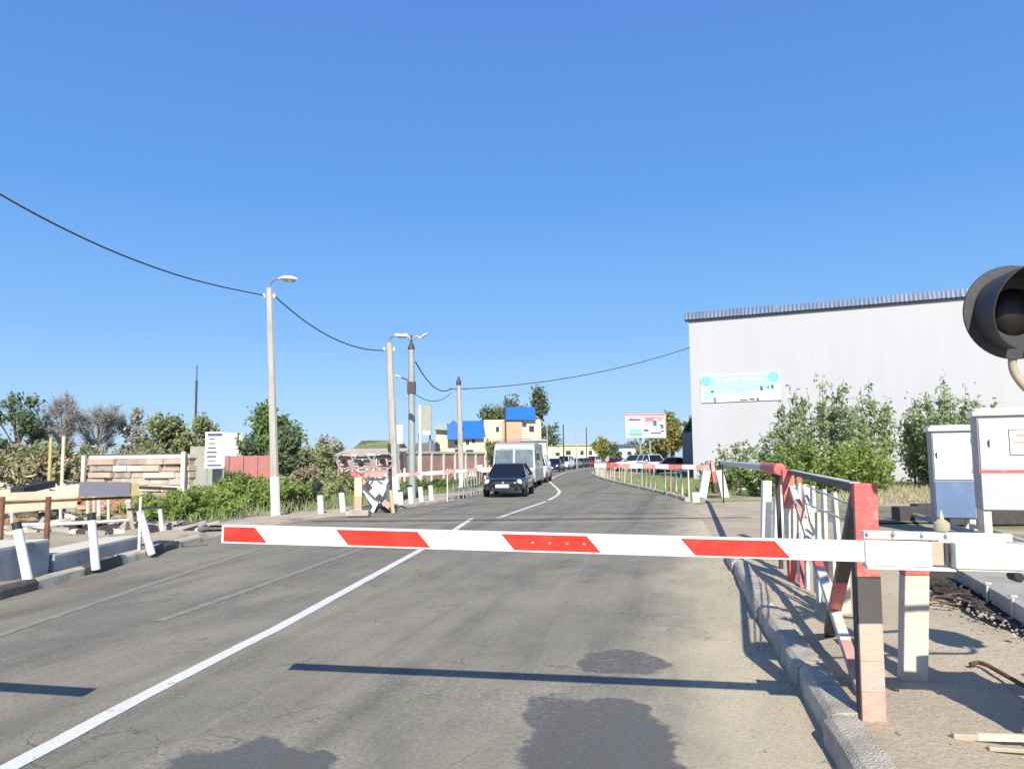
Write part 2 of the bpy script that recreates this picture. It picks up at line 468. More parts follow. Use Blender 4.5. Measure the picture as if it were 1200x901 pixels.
RANG = math.radians(12.5)
def asphalt_mat():
    m = bpy.data.materials.new('worn_asphalt'); m.use_nodes = True
    t = m.node_tree; b = t.nodes['Principled BSDF']
    b.inputs['Specular IOR Level'].default_value = 0.35
    L = t.links.new
    g = t.nodes.new('ShaderNodeNewGeometry')
    rot = t.nodes.new('ShaderNodeMapping'); rot.inputs['Rotation'].default_value = (0, 0, RANG)
    L(g.outputs['Position'], rot.inputs[0])            # x = across the road, y = along it
    def mp(sx, sy, off=0):
        n = t.nodes.new('ShaderNodeMapping'); n.inputs['Scale'].default_value = (sx, sy, 1); n.inputs['Location'].default_value = (off, off * 1.7, 0)
        L(rot.outputs[0], n.inputs[0]); return n.outputs[0]
    def noise(v, sc, det=6, ro=0.6, dist=0):
        n = t.nodes.new('ShaderNodeTexNoise'); n.inputs['Scale'].default_value = sc
        n.inputs['Detail'].default_value = det; n.inputs['Roughness'].default_value = ro; n.inputs['Distortion'].default_value = dist
        L(v, n.inputs['Vector']); return n.outputs[0]
    def R(x, a, c, lo=0., hi=1.):
        r = t.nodes.new('ShaderNodeMapRange'); r.inputs[1].default_value = a; r.inputs[2].default_value = c
        r.inputs[3].default_value = lo; r.inputs[4].default_value = hi; L(x, r.inputs[0]); return r.outputs[0]
    def ma(op, a, c=None):
        x = t.nodes.new('ShaderNodeMath'); x.operation = op
        for i, q in ((0, a), (1, c)):
            if q is None: continue
            if isinstance(q, (int, float)): x.inputs[i].default_value = q
            else: L(q, x.inputs[i])
        return x.outputs[0]
    def mix(f, a, c, mode='MIX'):
        x = t.nodes.new('ShaderNodeMix'); x.data_type = 'RGBA'; x.blend_type = mode
        if isinstance(f, float): x.inputs[0].default_value = f
        else: L(f, x.inputs[0])
        for i, q in ((6, a), (7, c)):
            if isinstance(q, tuple): x.inputs[i].default_value = (*q, 1)
            else: L(q, x.inputs[i])
        return x.outputs[2]
    base = rot.outputs[0]
    sep = t.nodes.new('ShaderNodeSeparateXYZ'); L(base, sep.inputs[0])
    u, v = sep.outputs[0], sep.outputs[1]
    c = mix(R(noise(base, 0.9, 10, 0.68), 0.36, 0.64), (0.268, 0.246, 0.202), (0.172, 0.162, 0.142))
    # long streaks left by wheels and by the paver
    streak = noise(mp(3.0, 0.22), 1.0, 6, 0.7)
    c = mix(ma('MULTIPLY', R(streak, 0.42, 0.70), 0.6), c, (0.30, 0.282, 0.232))
    streak2 = noise(mp(1.4, 0.05, 9), 1.0, 4, 0.6)
    c = mix(ma('MULTIPLY', R(streak2, 0.52, 0.66), 0.55), c, (0.130, 0.128, 0.118))
    # sand blown over the right edge and brown dust between the tracks
    edge_n = ma('ADD', u, ma('MULTIPLY', ma('SUBTRACT', noise(mp(1, 0.5, 3), 1.3, 8, 0.7), 0.5), 1.6))
    sand = R(edge_n, -0.45, 0.30)
    near = R(v, 34, 18)
    c = mix(ma('MULTIPLY', sand, ma('MULTIPLY', near, 0.92)), c, (0.60, 0.52, 0.375))
    tan = ma('MULTIPLY', R(noise(mp(1, 0.35, 5), 0.8, 8, 0.65), 0.42, 0.66), R(v, 20, 6, 0, 0.85))
    c = mix(tan, c, (0.34, 0.306, 0.24))
    # crazed, patchy zone
    vo = t.nodes.new('ShaderNodeTexVoronoi'); vo.feature = 'DISTANCE_TO_EDGE'; vo.inputs['Scale'].default_value = 2.4
    wv = t.nodes.new('ShaderNodeVectorMath'); wv.operation = 'ADD'
    nz = t.nodes.new('ShaderNodeTexNoise'); nz.inputs['Scale'].default_value = 3; nz.inputs['Detail'].default_value = 5; L(base, nz.inputs['Vector'])
    sc = t.nodes.new('ShaderNodeVectorMath'); sc.operation = 'SCALE'; sc.inputs[3].default_value = 0.5
    L(nz.outputs[1], sc.inputs[0]); L(base, wv.inputs[0]); L(sc.outputs[0], wv.inputs[1]); L(wv.outputs[0], vo.inputs['Vector'])
    crack = ma('MULTIPLY', R(vo.outputs[0], 0.022, 0.006), R(noise(mp(1, 1, 12), 0.9, 3), 0.50, 0.60))
    c = mix(ma('MULTIPLY', crack, 0.45), c, (0.05, 0.048, 0.046))
    # pale worn stones
    vs = t.nodes.new('ShaderNodeTexVoronoi'); vs.inputs['Scale'].default_value = 28; L(base, vs.inputs['Vector'])
    chips = ma('MULTIPLY', R(vs.outputs[0], 0.40, 0.20), R(noise(mp(1, 0.4, 20), 1.6, 8, 0.75), 0.47, 0.62))
    c = mix(ma('MULTIPLY', chips, 0.65), c, (0.44, 0.41, 0.33))
    # tar repairs: irregular darker patches with a pale crumbling rim
    for (px_, py_, rx_, ry_, sq) in ((0.44, 4.12, 0.40, 0.90, 1), (0.80, 5.84, 0.36, 0.34, 0), (-1.35, 3.82, 0.42, 0.50, 0), (-4.55, 5.95, 0.13, 0.07, 0),):
        sb = t.nodes.new('ShaderNodeVectorMath'); sb.operation = 'SUBTRACT'; L(g.outputs['Position'], sb.inputs[0]); sb.inputs[1].default_value = (px_, py_, 0)
        dv = t.nodes.new('ShaderNodeVectorMath'); dv.operation = 'DIVIDE'; L(sb.outputs[0], dv.inputs[0]); dv.inputs[1].default_value = (rx_, ry_, 1e6)
        if sq:
            s1 = t.nodes.new('ShaderNodeSeparateXYZ'); L(dv.outputs[0], s1.inputs[0])
            ax_, ay_ = ma('POWER', ma('ABSOLUTE', s1.outputs[0]), 3.2), ma('POWER', ma('ABSOLUTE', s1.outputs[1]), 3.2)
            dd = ma('POWER', ma('ADD', ax_, ay_), 1 / 3.2)
        else:
            ln = t.nodes.new('ShaderNodeVectorMath'); ln.operation = 'LENGTH'; L(dv.outputs[0], ln.inputs[0]); dd = ln.outputs[1]
        k_ = 1.0 if rx_ > 0.2 else 0.6
        dd = ma('ADD', dd, ma('MULTIPLY', ma('SUBTRACT', noise(base, 2.6, 3, 0.5), 0.5), 1.1 * k_))
        dd = ma('ADD', dd, ma('MULTIPLY', ma('SUBTRACT', noise(base, 13, 8, 0.75), 0.5), 0.45))
        rim = ma('MULTIPLY', R(dd, 1.65, 1.0), R(noise(base, 24, 6, 0.85), 0.46, 0.60))
        c = mix(ma('MULTIPLY', rim, 0.85), c, (0.43, 0.395, 0.31))
        c = mix(ma('MULTIPLY', R(dd, 1.02, 0.93), 0.93), c, (0.118, 0.121, 0.130))
    # pale ravelled strip where the seam has crumbled
    for (px_, py_, rx_, ry_) in ((1.40, 8.4, 0.20, 2.6), (-0.25, 5.0, 0.9, 0.9), (0.9, 5.9, .8, 1.2)):
        sb = t.nodes.new('ShaderNodeVectorMath'); sb.operation = 'SUBTRACT'; L(g.outputs['Position'], sb.inputs[0]); sb.inputs[1].default_value = (px_, py_, 0)
        dv = t.nodes.new('ShaderNodeVectorMath'); dv.operation = 'DIVIDE'; L(sb.outputs[0], dv.inputs[0]); dv.inputs[1].default_value = (rx_, ry_, 1e6)
        ln = t.nodes.new('ShaderNodeVectorMath'); ln.operation = 'LENGTH'; L(dv.outputs[0], ln.inputs[0])
        z_ = ma('MULTIPLY', R(ln.outputs[1], 1.2, 0.3), R(noise(base, 20, 8, 0.85), 0.50, 0.62))
        c = mix(ma('MULTIPLY', z_, 0.6), c, (0.42, 0.39, 0.31))
    # darker polished wheel bands and grit of middle size
    wb_ = ma('MULTIPLY', R(noise(mp(1.1, 0.06, 31), 1.0, 5, 0.6), 0.50, 0.64), R(noise(base, 2.2, 8, 0.7), 0.35, 0.6, 0.2, 0.65))
    c = mix(ma('MULTIPLY', wb_, R(sand, 0.9, 0.3)), c, (0.125, 0.118, 0.105))
    mg = R(noise(base, 34, 6, 0.85), 0.32, 0.68, 0.74, 1.26)
    cm_ = t.nodes.new('ShaderNodeCombineColor')
    for k in range(3): L(mg, cm_.inputs[k])
    c = mix(1.0, c, cm_.outputs[0], 'MULTIPLY')
    grain = R(noise(base, 130, 3, 0.9), 0.3, 0.7, 0.62, 1.38)
    cb = t.nodes.new('ShaderNodeCombineColor')
    for k in range(3): L(grain, cb.inputs[k])
    c = mix(1.0, c, cb.outputs[0], 'MULTIPLY')
    L(c, b.inputs['Base Color'])
    b.inputs['Roughness'].default_value = 0.88
    bp = t.nodes.new('ShaderNodeBump'); bp.inputs['Strength'].default_value = 0.5; bp.inputs['Distance'].default_value = 0.012
    L(ma('SUBTRACT', noise(base, 60, 5, 0.85), crack), bp.inputs['Height']); L(bp.outputs[0], b.inputs['Normal'])
    return m
MASPH = asphalt_mat()
MTAR = mat('fresh_tar_patch', (0.118, 0.119, 0.125), 0.8, var=0.25, scale=9, bump=0.7, bscale=120, col2=(0.19, 0.182, 0.16), mix=(0.48, 0.68))
MTAN = mat('filled_tan_patch', (0.22, 0.20, 0.165), 0.9, var=0.2, scale=9, bump=0.7, bscale=120, col2=(0.15, 0.14, 0.125), mix=(0.45, 0.62))
def paint_mat(name, wear):
    m = mat(name, (0.74, 0.74, 0.71), 0.6, var=0.06, scale=14, col2=(0.22, 0.21, 0.19), mix=wear, bump=0.3)
    return m
MPAINT = paint_mat('road_paint', (0.60, 0.70))
MSEAM = mat('pale_worn_seam', (0.31, 0.297, 0.255), 0.85, var=0.12, scale=12, col2=(0.25, 0.238, 0.20), mix=(0.42, 0.58), bump=0.5, bscale=90)

# ------------------------------------------------------------------ GROUND
def grid_sheet(name, x0, x1, y0, y1, nx, ny, zf, m, smooth=True):
    xs = np.linspace(x0, x1, nx); ys = np.linspace(y0, y1, ny)
    vs = [(x, y, zf(x, y)) for y in ys for x in xs]
    fs = [(j * nx + i, j * nx + i + 1, (j + 1) * nx + i + 1, (j + 1) * nx + i) for j in range(ny - 1) for i in range(nx - 1)]
    b = MB(); b.use(m); b.add(vs, fs)
    return b.build(name, smooth=smooth)
b = MB(); b.use(MG)
b.poly([(-3000, -500, -0.03), (3000, -500, -0.03), (3000, 4000, -0.03), (-3000, 4000, -0.03)])
struct(b.build('ground'))

def extend(p0, p1, back):
    d = (p0 - p1).normalized()
    return p0 + d * back
Lp = [G(0, 703), G(120, 669), G(250, 630), G(320, 616), G(375, 607), G(460, 598), G(530, 586.5), G(566, 577)]
Lp = [extend(Lp[0], Lp[2], 14)] + Lp + [Vector((-1.1, 48, 0)), Vector((-0.6, 62, 0)), Vector((2.2, 85, 0)), Vector((7.6, 112, 0)), Vector((21, 160, 0)), Vector((42, 220, 0)), Vector((75, 300, 0))]
Rp = [G(975, 885), G(905, 762), G(850, 655), G(822, 615), G(812, 589), G(770, 577.5), G(740, 570.5), G(703, 561.5)]
Rp = [extend(Rp[0], Rp[2], 8)] + Rp + [Vector((7.6, 79, 0)), Vector((15.5, 112, 0)), Vector((29, 157, 0)), Vector((50, 216, 0)), Vector((84, 296, 0))]
def resample(pl, n):
    d = [0]
    for a, c in zip(pl, pl[1:]): d.append(d[-1] + (c - a).length)
    out = []
    for k in range(n):
        s_ = d[-1] * k / (n - 1)
        i = max(j for j in range(len(d)) if d[j] <= s_ + 1e-9)
        if i >= len(pl) - 1: out.append(pl[-1].copy()); continue
        out.append(pl[i].lerp(pl[i + 1], (s_ - d[i]) / (d[i + 1] - d[i])))
    return out
def smooth_line(pl, it=2):
    for _ in range(it):
        q = [pl[0]]
        for a, c in zip(pl, pl[1:]):
            q += [a.lerp(c, 0.25), a.lerp(c, 0.75)]
        q.append(pl[-1]); pl = q
    return pl
def xat(pl, y):
    for a, c in zip(pl, pl[1:]):
        if a.y <= y <= c.y: return a.x + (c.x - a.x) * (y - a.y) / max(1e-6, c.y - a.y)
    return pl[-1].x if y > pl[-1].y else pl[0].x
Ls, Rs = smooth_line(Lp), smooth_line(Rp)
ys = sorted(set([round(v, 2) for v in np.concatenate([np.arange(-8, 40, 0.8), np.arange(40, 295, 4)])]))
b = MB(); b.use(MASPH)
vs, fs = [], []
for y in ys:
    vs += [(xat(Ls, y) - 0.18, y, 0.0), (xat(Rs, y) + 0.18, y, 0.0)]
for i in range(len(ys) - 1):
    fs.append((2 * i, 2 * i + 1, 2 * i + 3, 2 * i + 2))
b.add(vs, fs)
struct(b.build('road'))
# worn dirt apron where the kerb stops before the crossing
def blob(pts, z, m, name, jag=0.03, n=60, seed=1):
    r = random.Random(seed)
    pl = resample(smooth_line(pts + [pts[0]], 2), n)[:-1]
    pl = [Vector((p.x + r.uniform(-jag, jag), p.y + r.uniform(-jag, jag), z)) for p in pl]
    b = MB(); b.use(m); b.poly(pl)
    return b.build(name)
struct(blob([G(818, 600), G(812, 590), G(905, 586), G(1000, 600), G(1000, 640), G(862, 652), G(843, 640)], 0.006, MDIRT, 'dirt_apron', 0.06, 90, 3))

# tar patches, ruts (each a thin repair lying on the asphalt)
def strip(pl, wd, z, m, name, jag=0.0, seed=0):
    r = random.Random(seed)
    pl = [Vector((p.x, p.y, z)) for p in pl]
    vs, fs = [], []
    for i, p in enumerate(pl):
        t_ = (pl[min(i + 1, len(pl) - 1)] - pl[max(0, i - 1)]).normalized()
        n_ = Vector((t_.y, -t_.x, 0))
        ww = wd(i / (len(pl) - 1)) if callable(wd) else wd
        vs += [p + n_ * (ww / 2 + r.uniform(-jag, jag)), p - n_ * (ww / 2 + r.uniform(-jag, jag))]
    for i in range(len(pl) - 1):
        fs.append((2 * i, 2 * i + 1, 2 * i + 3, 2 * i + 2))
    b = MB(); b.use(m); b.add(vs, fs)
    return b.build(name)
# centre line
near = [extend(G(40, 884), G(490, 645), 3.5), G(40, 884), G(165, 817), G(300, 748), G(318, 740), G(400, 695), G(490, 646), G(520, 629), G(553, 607.5)]
struct(strip(resample(smooth_line(near, 1), 120), 0.12, 0.004, MPAINT, 'road_marking', 0.004, 1))
struct(strip(resample([G(583, 607), G(612, 597), G(640, 587.5)], 30), 0.12, 0.004, MPAINT, 'road_marking', 0.005, 2))
struct(strip(resample(smooth_line([G(643, 586), G(655, 579.5), G(656, 575), G(648, 568), G(643, 563.5), Vector((3.3, 62, 0)), Vector((6.1, 85, 0)), Vector((11.3, 112, 0)), Vector((25, 158, 0)), Vector((46, 218, 0))]), 120), 0.14, 0.004, MPAINT, 'road_marking', 0.005, 3))
# faded edge line
struct(strip(resample([extend(G(0, 744), G(310, 641), 5), G(0, 744), G(160, 690), G(310, 641)], 120), 0.11, 0.004, MSEAM, 'road_marking', 0.01, 4))
struct(strip(resample([G(432, 640), G(300, 688), G(185, 728)], 80), 0.10, 0.004, MSEAM, 'pale_seam', 0.012, 5))

# rails crossing the road, flush with the asphalt
def railrow(y0, y1, label):
    a, c = Vector((-70, y0, 0)), Vector((70, y1, 0))
    b = MB(); b.use('railsteel')
    b.beam(a + Z * -0.045, c + Z * -0.045, 0.075, 0.11)
    b.use(MBALL)
    g = [(a + Vector((0, 0.065, -0.039))), (c + Vector((0, 0.065, -0.039)))]
    b.beam(g[0], g[1], 0.05, 0.09)
    return tag(b.build('rail', origin=(0, (y0 + y1) / 2, 0)), label, 'rail', 'railway rails across the road')
railrow(20.1, 19.7, 'worn steel rail set flush across the road, the farther one')
railrow(18.55, 18.15, 'worn steel rail set flush across the road, nearer the striped boom')
b = MB(); b.use(MBALL)
for x0, x1 in ((-70, xat(Ls, 19) - 0.3), (xat(Rs, 19) + 2.2, 70)):
    for side in range(1):
        b.add([(x0, 17.2, 0.0), (x1, 17.2, 0.0), (x1, 21.4, 0.0), (x0, 21.4, 0.0), (x0, 17.6, 0.008), (x1, 17.6, 0.008), (x1, 21.0, 0.008), (x0, 21.0, 0.008)],
              [(0, 1, 5, 4), (4, 5, 6, 7), (7, 6, 2, 3)])
tag(b.build('ballast'), 'dark stone ballast beside the rails on both sides', None, None, 'stuff')
# dark rubber joint seams beside the rails in the road
struct(strip(resample([Vector((xat(Ls, 19.3) + .3, 19.2, 0)), Vector((0, 19.05, 0)), Vector((xat(Rs, 19.3) + 1.2, 18.95, 0))], 60), 0.22, 0.008, MTAR, 'tar_seam', 0.06, 11))
struct(strip(resample([Vector((-2.2, 21.3, 0)), Vector((1, 21.0, 0)), Vector((xat(Rs, 21) - .6, 20.9, 0))], 60), 0.16, 0.004, MTAR, 'tar_seam', 0.07, 12))

# right verge: sandy footway level with the kerb top
def hn(x, y):
    return 0.018 * math.sin(2.3 * x + 1.1 * y) + 0.014 * math.sin(4.9 * x - 2.3 * y + 1) + 0.008 * math.sin(9 * x + 7 * y)
VZ = 0.115
def vz(x, y):
    e = min(1.0, max(0.0, (13.6 - y) / 1.6))
    return (VZ + hn(x, y)) * e - 0.02 * (1 - e)
nx, ny = 50, 110
vs, fs = [], []
for j in range(ny):
    y = -8 + 21.8 * j / (ny - 1)
    xa = xat(Rs, y) + 0.13
    for i in range(nx):
        x = xa + (i / (nx - 1)) ** 1.6 * 26
        zz = vz(x, y)
        if i == 0: zz = min(zz, 0.10) if y < 12.3 else -0.01
        vs.append((x, y, zz))
for j in range(ny - 1):
    for i in range(nx - 1):
        fs.append((j * nx + i, j * nx + i + 1, (j + 1) * nx + i + 1, (j + 1) * nx + i))
b = MB(); b.use(MSAND); b.add(vs, fs)
struct(b.build('footway', smooth=True))
# left verge
vs, fs = [], []
for j in range(ny):
    y = -4 + 21.0 * j / (ny - 1)
    xa = xat(Ls, y) - 0.13
    for i in range(nx):
        x = xa - (i / (nx - 1)) ** 1.6 * 30
        e = min(1.0, max(0.0, (16.6 - y) / 1.2))
        vs.append((x, y, (0.10 + 2 * hn(x, y)) * e - 0.02 * (1 - e) if i else (0.07 * e if y < 14.9 else -0.01)))
for j in range(ny - 1):
    for i in range(nx - 1):
        fs.append((j * nx + i, (j + 1) * nx + i, (j + 1) * nx + i + 1, j * nx + i + 1))
b = MB(); b.use(MDIRT); b.add(vs, fs)
struct(b.build('verge', smooth=True))
# beyond the crossing, left path beside the road
pl = [G(300, 619), G(375, 607), G(460, 598), G(530, 586.5), G(560, 579)]
vs, fs = [], []
rr = random.Random(3)
for i, p in enumerate(resample(pl, 50)):
    vs += [(p.x - 0.02, p.y, -0.01), (p.x - 0.14, p.y, 0.055), (p.x - 1.1 - rr.random() * .25, p.y + .4, 0.05), (p.x - 2.0 - rr.random() * .5, p.y + 0.9, -0.02)]
for i in range(49):
    for k in (0, 1, 2):
        fs.append((4 * i + k, 4 * i + 4 + k, 4 * i + 5 + k, 4 * i + 1 + k))
b = MB(); b.use(MDIRT); b.add(vs, fs); struct(b.build('path', smooth=True))

# ------------------------------------------------------------------ KERBS
def kerb(pl, blk, wd, ht, mats, side, seed, jit=0.012, gap=0.012, name='kerb'):
    """separate precast stones laid along pl; side=+1: body to the right of pl"""
    r = random.Random(seed)
    d = [0]
    for a, c in zip(pl, pl[1:]): d.append(d[-1] + (c - a).length)
    n = int(d[-1] / blk)
    fine = resample(pl, n + 1)
    b = MB()
    for k in range(n):
        a, c = fine[k], fine[k + 1]
        u = (c - a).normalized()
        sd = Vector((u.y, -u.x, 0)) * side
        off = sd * r.uniform(-jit, jit)
        tilt = r.uniform(-0.012, 0.012)
        a = a + off + u * gap; c = c + off + sd * r.uniform(-jit, jit) - u * gap
        b.use(mats[k % len(mats)])
        ch = 0.035
        prof = [(0, -0.05), (0.012, ht - ch), (ch + 0.01, ht), (wd - 0.02, ht + tilt), (wd, ht - 0.03), (wd, -0.05)]
        m_ = 5
        vs = []
        for q in range(m_):
            e = a.lerp(c, q / (m_ - 1))
            for (x, z) in prof:
                vs.append(e + sd * (x + r.uniform(-.006, .006)) + Z * (z + r.uniform(-.005, .005) if z > 0 else z))
        P = len(prof)
        fs = []
        for q in range(m_ - 1):
            for i in range(P - 1):
                f = (q * P + i, q * P + i + 1, (q + 1) * P + i + 1, (q + 1) * P + i)
                fs.append(f if side < 0 else tuple(reversed(f)))
        fs.append(tuple(range(P)) if side > 0 else tuple(reversed(range(P))))
        e_ = (m_ - 1) * P
        fs.append(tuple(reversed(range(e_, e_ + P))) if side > 0 else tuple(range(e_, e_ + P)))
        b.add(vs, fs)
    return b.build(name, smooth=False, bevel=0.006)
rk = [p for p in Rs if p.y < 12.6]
struct(kerb(rk, 0.98, 0.19, 0.155, ['kerbcon', 'kerbcon', 'kerbcon'], 1, 4, 0.02))
lk = [p for p in Ls if p.y < 15.2]
lk2 = [p for p in lk if p.y > 5]
struct(kerb(lk2, 1.0, 0.16, 0.13, ['kerbblack', 'kerbwhite'], -1, 5, 0.012))
lf = [p for p in Ls if 22.3 < p.y < 60]
struct(kerb(lf, 1.0, 0.16, 0.11, ['kerbwhite', 'kerbcon', 'kerbcon'], -1, 6, 0.01))
rf = [p for p in Rs if 26.0 < p.y < 110]
struct(kerb(rf, 1.0, 0.18, 0.13, ['kerbcon', 'kerbcon'], 1, 7, 0.01))

# ------------------------------------------------------------------ PLANTS (numpy leaf clouds)
def np_obj(name, V, Fa, m, parent=None, origin=None):
    org = wloc(parent) if parent is not None else (Vector(origin) if origin is not None else Vector((0, 0, 0)))
    V = np.asarray(V, dtype=np.float32) - np.array([org.x, org.y, org.z], dtype=np.float32)
    n, k = Fa.shape
    me = bpy.data.meshes.new(name)
    me.vertices.add(len(V)); me.vertices.foreach_set('co', V.ravel())
    me.loops.add(n * k); me.loops.foreach_set('vertex_index', Fa.ravel().astype(np.int32))
    me.polygons.add(n); me.polygons.foreach_set('loop_start', np.arange(0, n * k, k, dtype=np.int32))
    me.update(calc_edges=True)
    me.materials.append(M[m] if isinstance(m, str) else m)
    o = bpy.data.objects.new(name, me); COL.objects.link(o)
    if parent is not None: o.parent = parent
    else: o.location = org
    return o
def leaf_quads(P, size, long=1.6, up=0.0):
    n = len(P)
    a = rng.normal(size=(n, 3)); a[:, 2] += up; a /= np.linalg.norm(a, axis=1)[:, None]
    c = rng.normal(size=(n, 3)); c -= a * np.sum(a * c, axis=1)[:, None]; c /= np.linalg.norm(c, axis=1)[:, None]
    s_ = size * rng.uniform(0.6, 1.35, size=n)[:, None]
    a = a * s_ * long / 2; c = c * s_ / 2
    V = np.stack([P - a, P + c * 0.9, P + a, P - c * 0.9], axis=1).reshape(-1, 3)
    return V, np.arange(4 * n).reshape(n, 4)
def twig_tris(A, B, r0):
    """thin 3-sided twigs from A to B"""
    n = len(A)
    d = B - A; d /= (np.linalg.norm(d, axis=1)[:, None] + 1e-9)
    ref = rng.normal(size=(n, 3)); u = ref - d * np.sum(ref * d, axis=1)[:, None]; u /= np.linalg.norm(u, axis=1)[:, None]
    v = np.cross(d, u)
    r0 = np.broadcast_to(np.asarray(r0, dtype=float), (n,))[:, None]
    ring = [u, -0.5 * u + 0.866 * v, -0.5 * u - 0.866 * v]
    V = np.stack([A + q * r0 for q in ring] + [B + q * r0 * 0.35 for q in ring], axis=1).reshape(-1, 3)
    base = np.arange(n)[:, None] * 6
    F_ = np.concatenate([base + np.array(q)[None, :] for q in ((0, 1, 4, 3), (1, 2, 5, 4), (2, 0, 3, 5))], axis=0)
    return V, F_
def tree(name, x, y, h, rx, rz, label, cat='tree', leaf='leafgreen', bark='bark', nl=3500, ls=0.22, nclump=16, z0=0.0,
         trunk_h=0.35, tr=None, bare=0.0, group=None, clump_r=0.32, lean=0.0, seed=None, twigs=500, open_=0.0):
    """trunk > limbs in the trunk mesh; crown = leaf clumps round limb ends (plus twigs)"""
    r = np.random.default_rng(seed if seed is not None else int(abs(x * 31 + y * 17)) + 3)
    root = empty(name, (x, y, z0), label, cat, group)
    tr = tr or max(0.05, h * 0.022)
    cz = z0 + h - rz
    top = np.array([x + lean * h, y, z0 + h * 0.78])
    base = np.array([x, y, z0 - 0.1])
    b = MB(); b.use(bark)
    pts = [base + (top - base) * t_ + np.array([r.normal() * 0.02 * h, r.normal() * 0.02 * h, 0]) * (0 < t_ < 1) for t_ in (0, .25, .5, .75, 1)]
    b.tube([Vector(p) for p in pts], [tr * 1.25, tr, tr * .8, tr * .55, tr * .2], 8)
    cl, tw_a, tw_b, tw_r = [], [], [], []
    for k in range(nclump):
        for _ in range(30):
            q = r.uniform(-1, 1, 3)
            if 0.15 < np.dot(q, q) < 1: break
        wdt = 1.0 - 0.35 * max(0, q[2])
        c = np.array([x + lean * h * 0.8 + q[0] * rx * wdt * 0.85, y + q[1] * rx * wdt * 0.85, cz + q[2] * rz * 0.85])
        cl.append(c)
        t0 = np.clip((c[2] - z0) / h - 0.28, trunk_h * 0.7, 0.75)
        s0 = base + (top - base) * t0
        mid = s0 * 0.5 + c * 0.5 + np.array([0, 0, 0.08 * h])* r.uniform(-.3, .8)
        b.tube([Vector(s0), Vector(mid), Vector(c)], [tr * 0.42, tr * 0.27, tr * 0.08], 5, False)
        nt_ = int(twigs / nclump)
        st = mid + (c - mid) * r.uniform(0.1, 1.0, nt_)[:, None]
        dr = r.normal(size=(nt_, 3)); dr[:, 2] = abs(dr[:, 2]) * 0.9 + 0.15
        dr += (c - np.array([x, y, cz])) / max(rx, 0.1) * 0.5
        dr /= np.linalg.norm(dr, axis=1)[:, None]
        ln = r.uniform(0.35, 1.1, nt_)[:, None] * clump_r * max(rx, rz * .7) * 1.15
        tw_a.append(st); tw_b.append(st + dr * ln); tw_r.append(np.full(nt_, tr * 0.07 + 0.006))
    b.build('trunk', root, smooth=True)
    A, B = np.concatenate(tw_a), np.concatenate(tw_b)
    tv, tf = twig_tris(A, B, np.concatenate(tw_r))
    # leaves: along twigs mostly, some loose in the clump
    idx = r.integers(0, len(A), nl)
    tt = r.uniform(0.35, 1.05, nl)[:, None]
    P = A[idx] + (B[idx] - A[idx]) * tt + r.normal(size=(nl, 3)) * ls * 0.9
    if open_ > 0:
        keep = np.sin(P[:, 0] * 2.1 / rx * 3 + 1) + np.sin(P[:, 2] * 2.7 / rz * 3) + np.sin(P[:, 1] * 2.2 / rx * 3) > -1.6 + open_
        P = P[keep]
    lv, lf_ = leaf_quads(P, ls)
    np_obj('twigs', tv, tf, bark, root)
    np_obj('crown', lv, lf_, leaf, root)
    return root
def shoots_bush(name, x, y, h, rx, label, leaf='leafsilver', nst=26, nl=3600, ls=0.12, z0=0.0, seed=1, group=None, cat='bush'):
    """many upright leafy shoots fanning out of one stool; heights vary so the outline is spiky"""
    r = np.random.default_rng(seed)
    root = empty(name, (x, y, z0), label, cat, group)
    A, B, W = [], [], []
    for k in range(nst):
        an = r.uniform(0, 2 * math.pi); rad = math.sqrt(r.uniform(0, 1))
        p0 = np.array([x + math.cos(an) * rad * rx * .45, y + math.sin(an) * rad * rx * .45, z0])
        hh = h * 1.06 * (1 - 0.42 * rad ** 2) * r.uniform(0.62, 1.0)
        p1 = np.array([x + math.cos(an) * rad * rx * .95 + r.normal() * .1, y + math.sin(an) * rad * rx * .95, z0 + hh])
        A.append(p0); B.append(p1); W.append(hh)
    A, B = np.array(A), np.array(B)
    # side twigs
    ns = nst * 9
    i = r.integers(0, nst, ns); t_ = r.uniform(0.12, 0.93, ns)[:, None]
    s0 = A[i] + (B[i] - A[i]) * t_
    dr = r.normal(size=(ns, 3)); dr[:, 2] = abs(dr[:, 2]) + 0.9; dr /= np.linalg.norm(dr, axis=1)[:, None]
    e0 = s0 + dr * (r.uniform(.15, .4, ns)[:, None] * h * .42 * (1.15 - t_))
    tv, tf = twig_tris(np.concatenate([A, s0]), np.concatenate([B, e0]), np.concatenate([np.full(nst, .022), np.full(ns, .009)]))
    np_obj('stems', tv, tf, 'bark', root)
    allA, allB = np.concatenate([A, s0]), np.concatenate([B, e0])
    wt = np.concatenate([np.full(nst, 2.2), np.full(ns, 1.0)]); wt /= wt.sum()
    j = r.choice(len(allA), nl, p=wt)
    tt = r.uniform(0.1, 1.04, nl)[:, None]
    P = allA[j] + (allB[j] - allA[j]) * tt + r.normal(size=(nl, 3)) * ls * np.array([1.0, 1.0, .8])
    lv, lf_ = leaf_quads(P, ls, 1.9, 0.5)
    np_obj('leaves', lv, lf_, leaf, root)
    return root
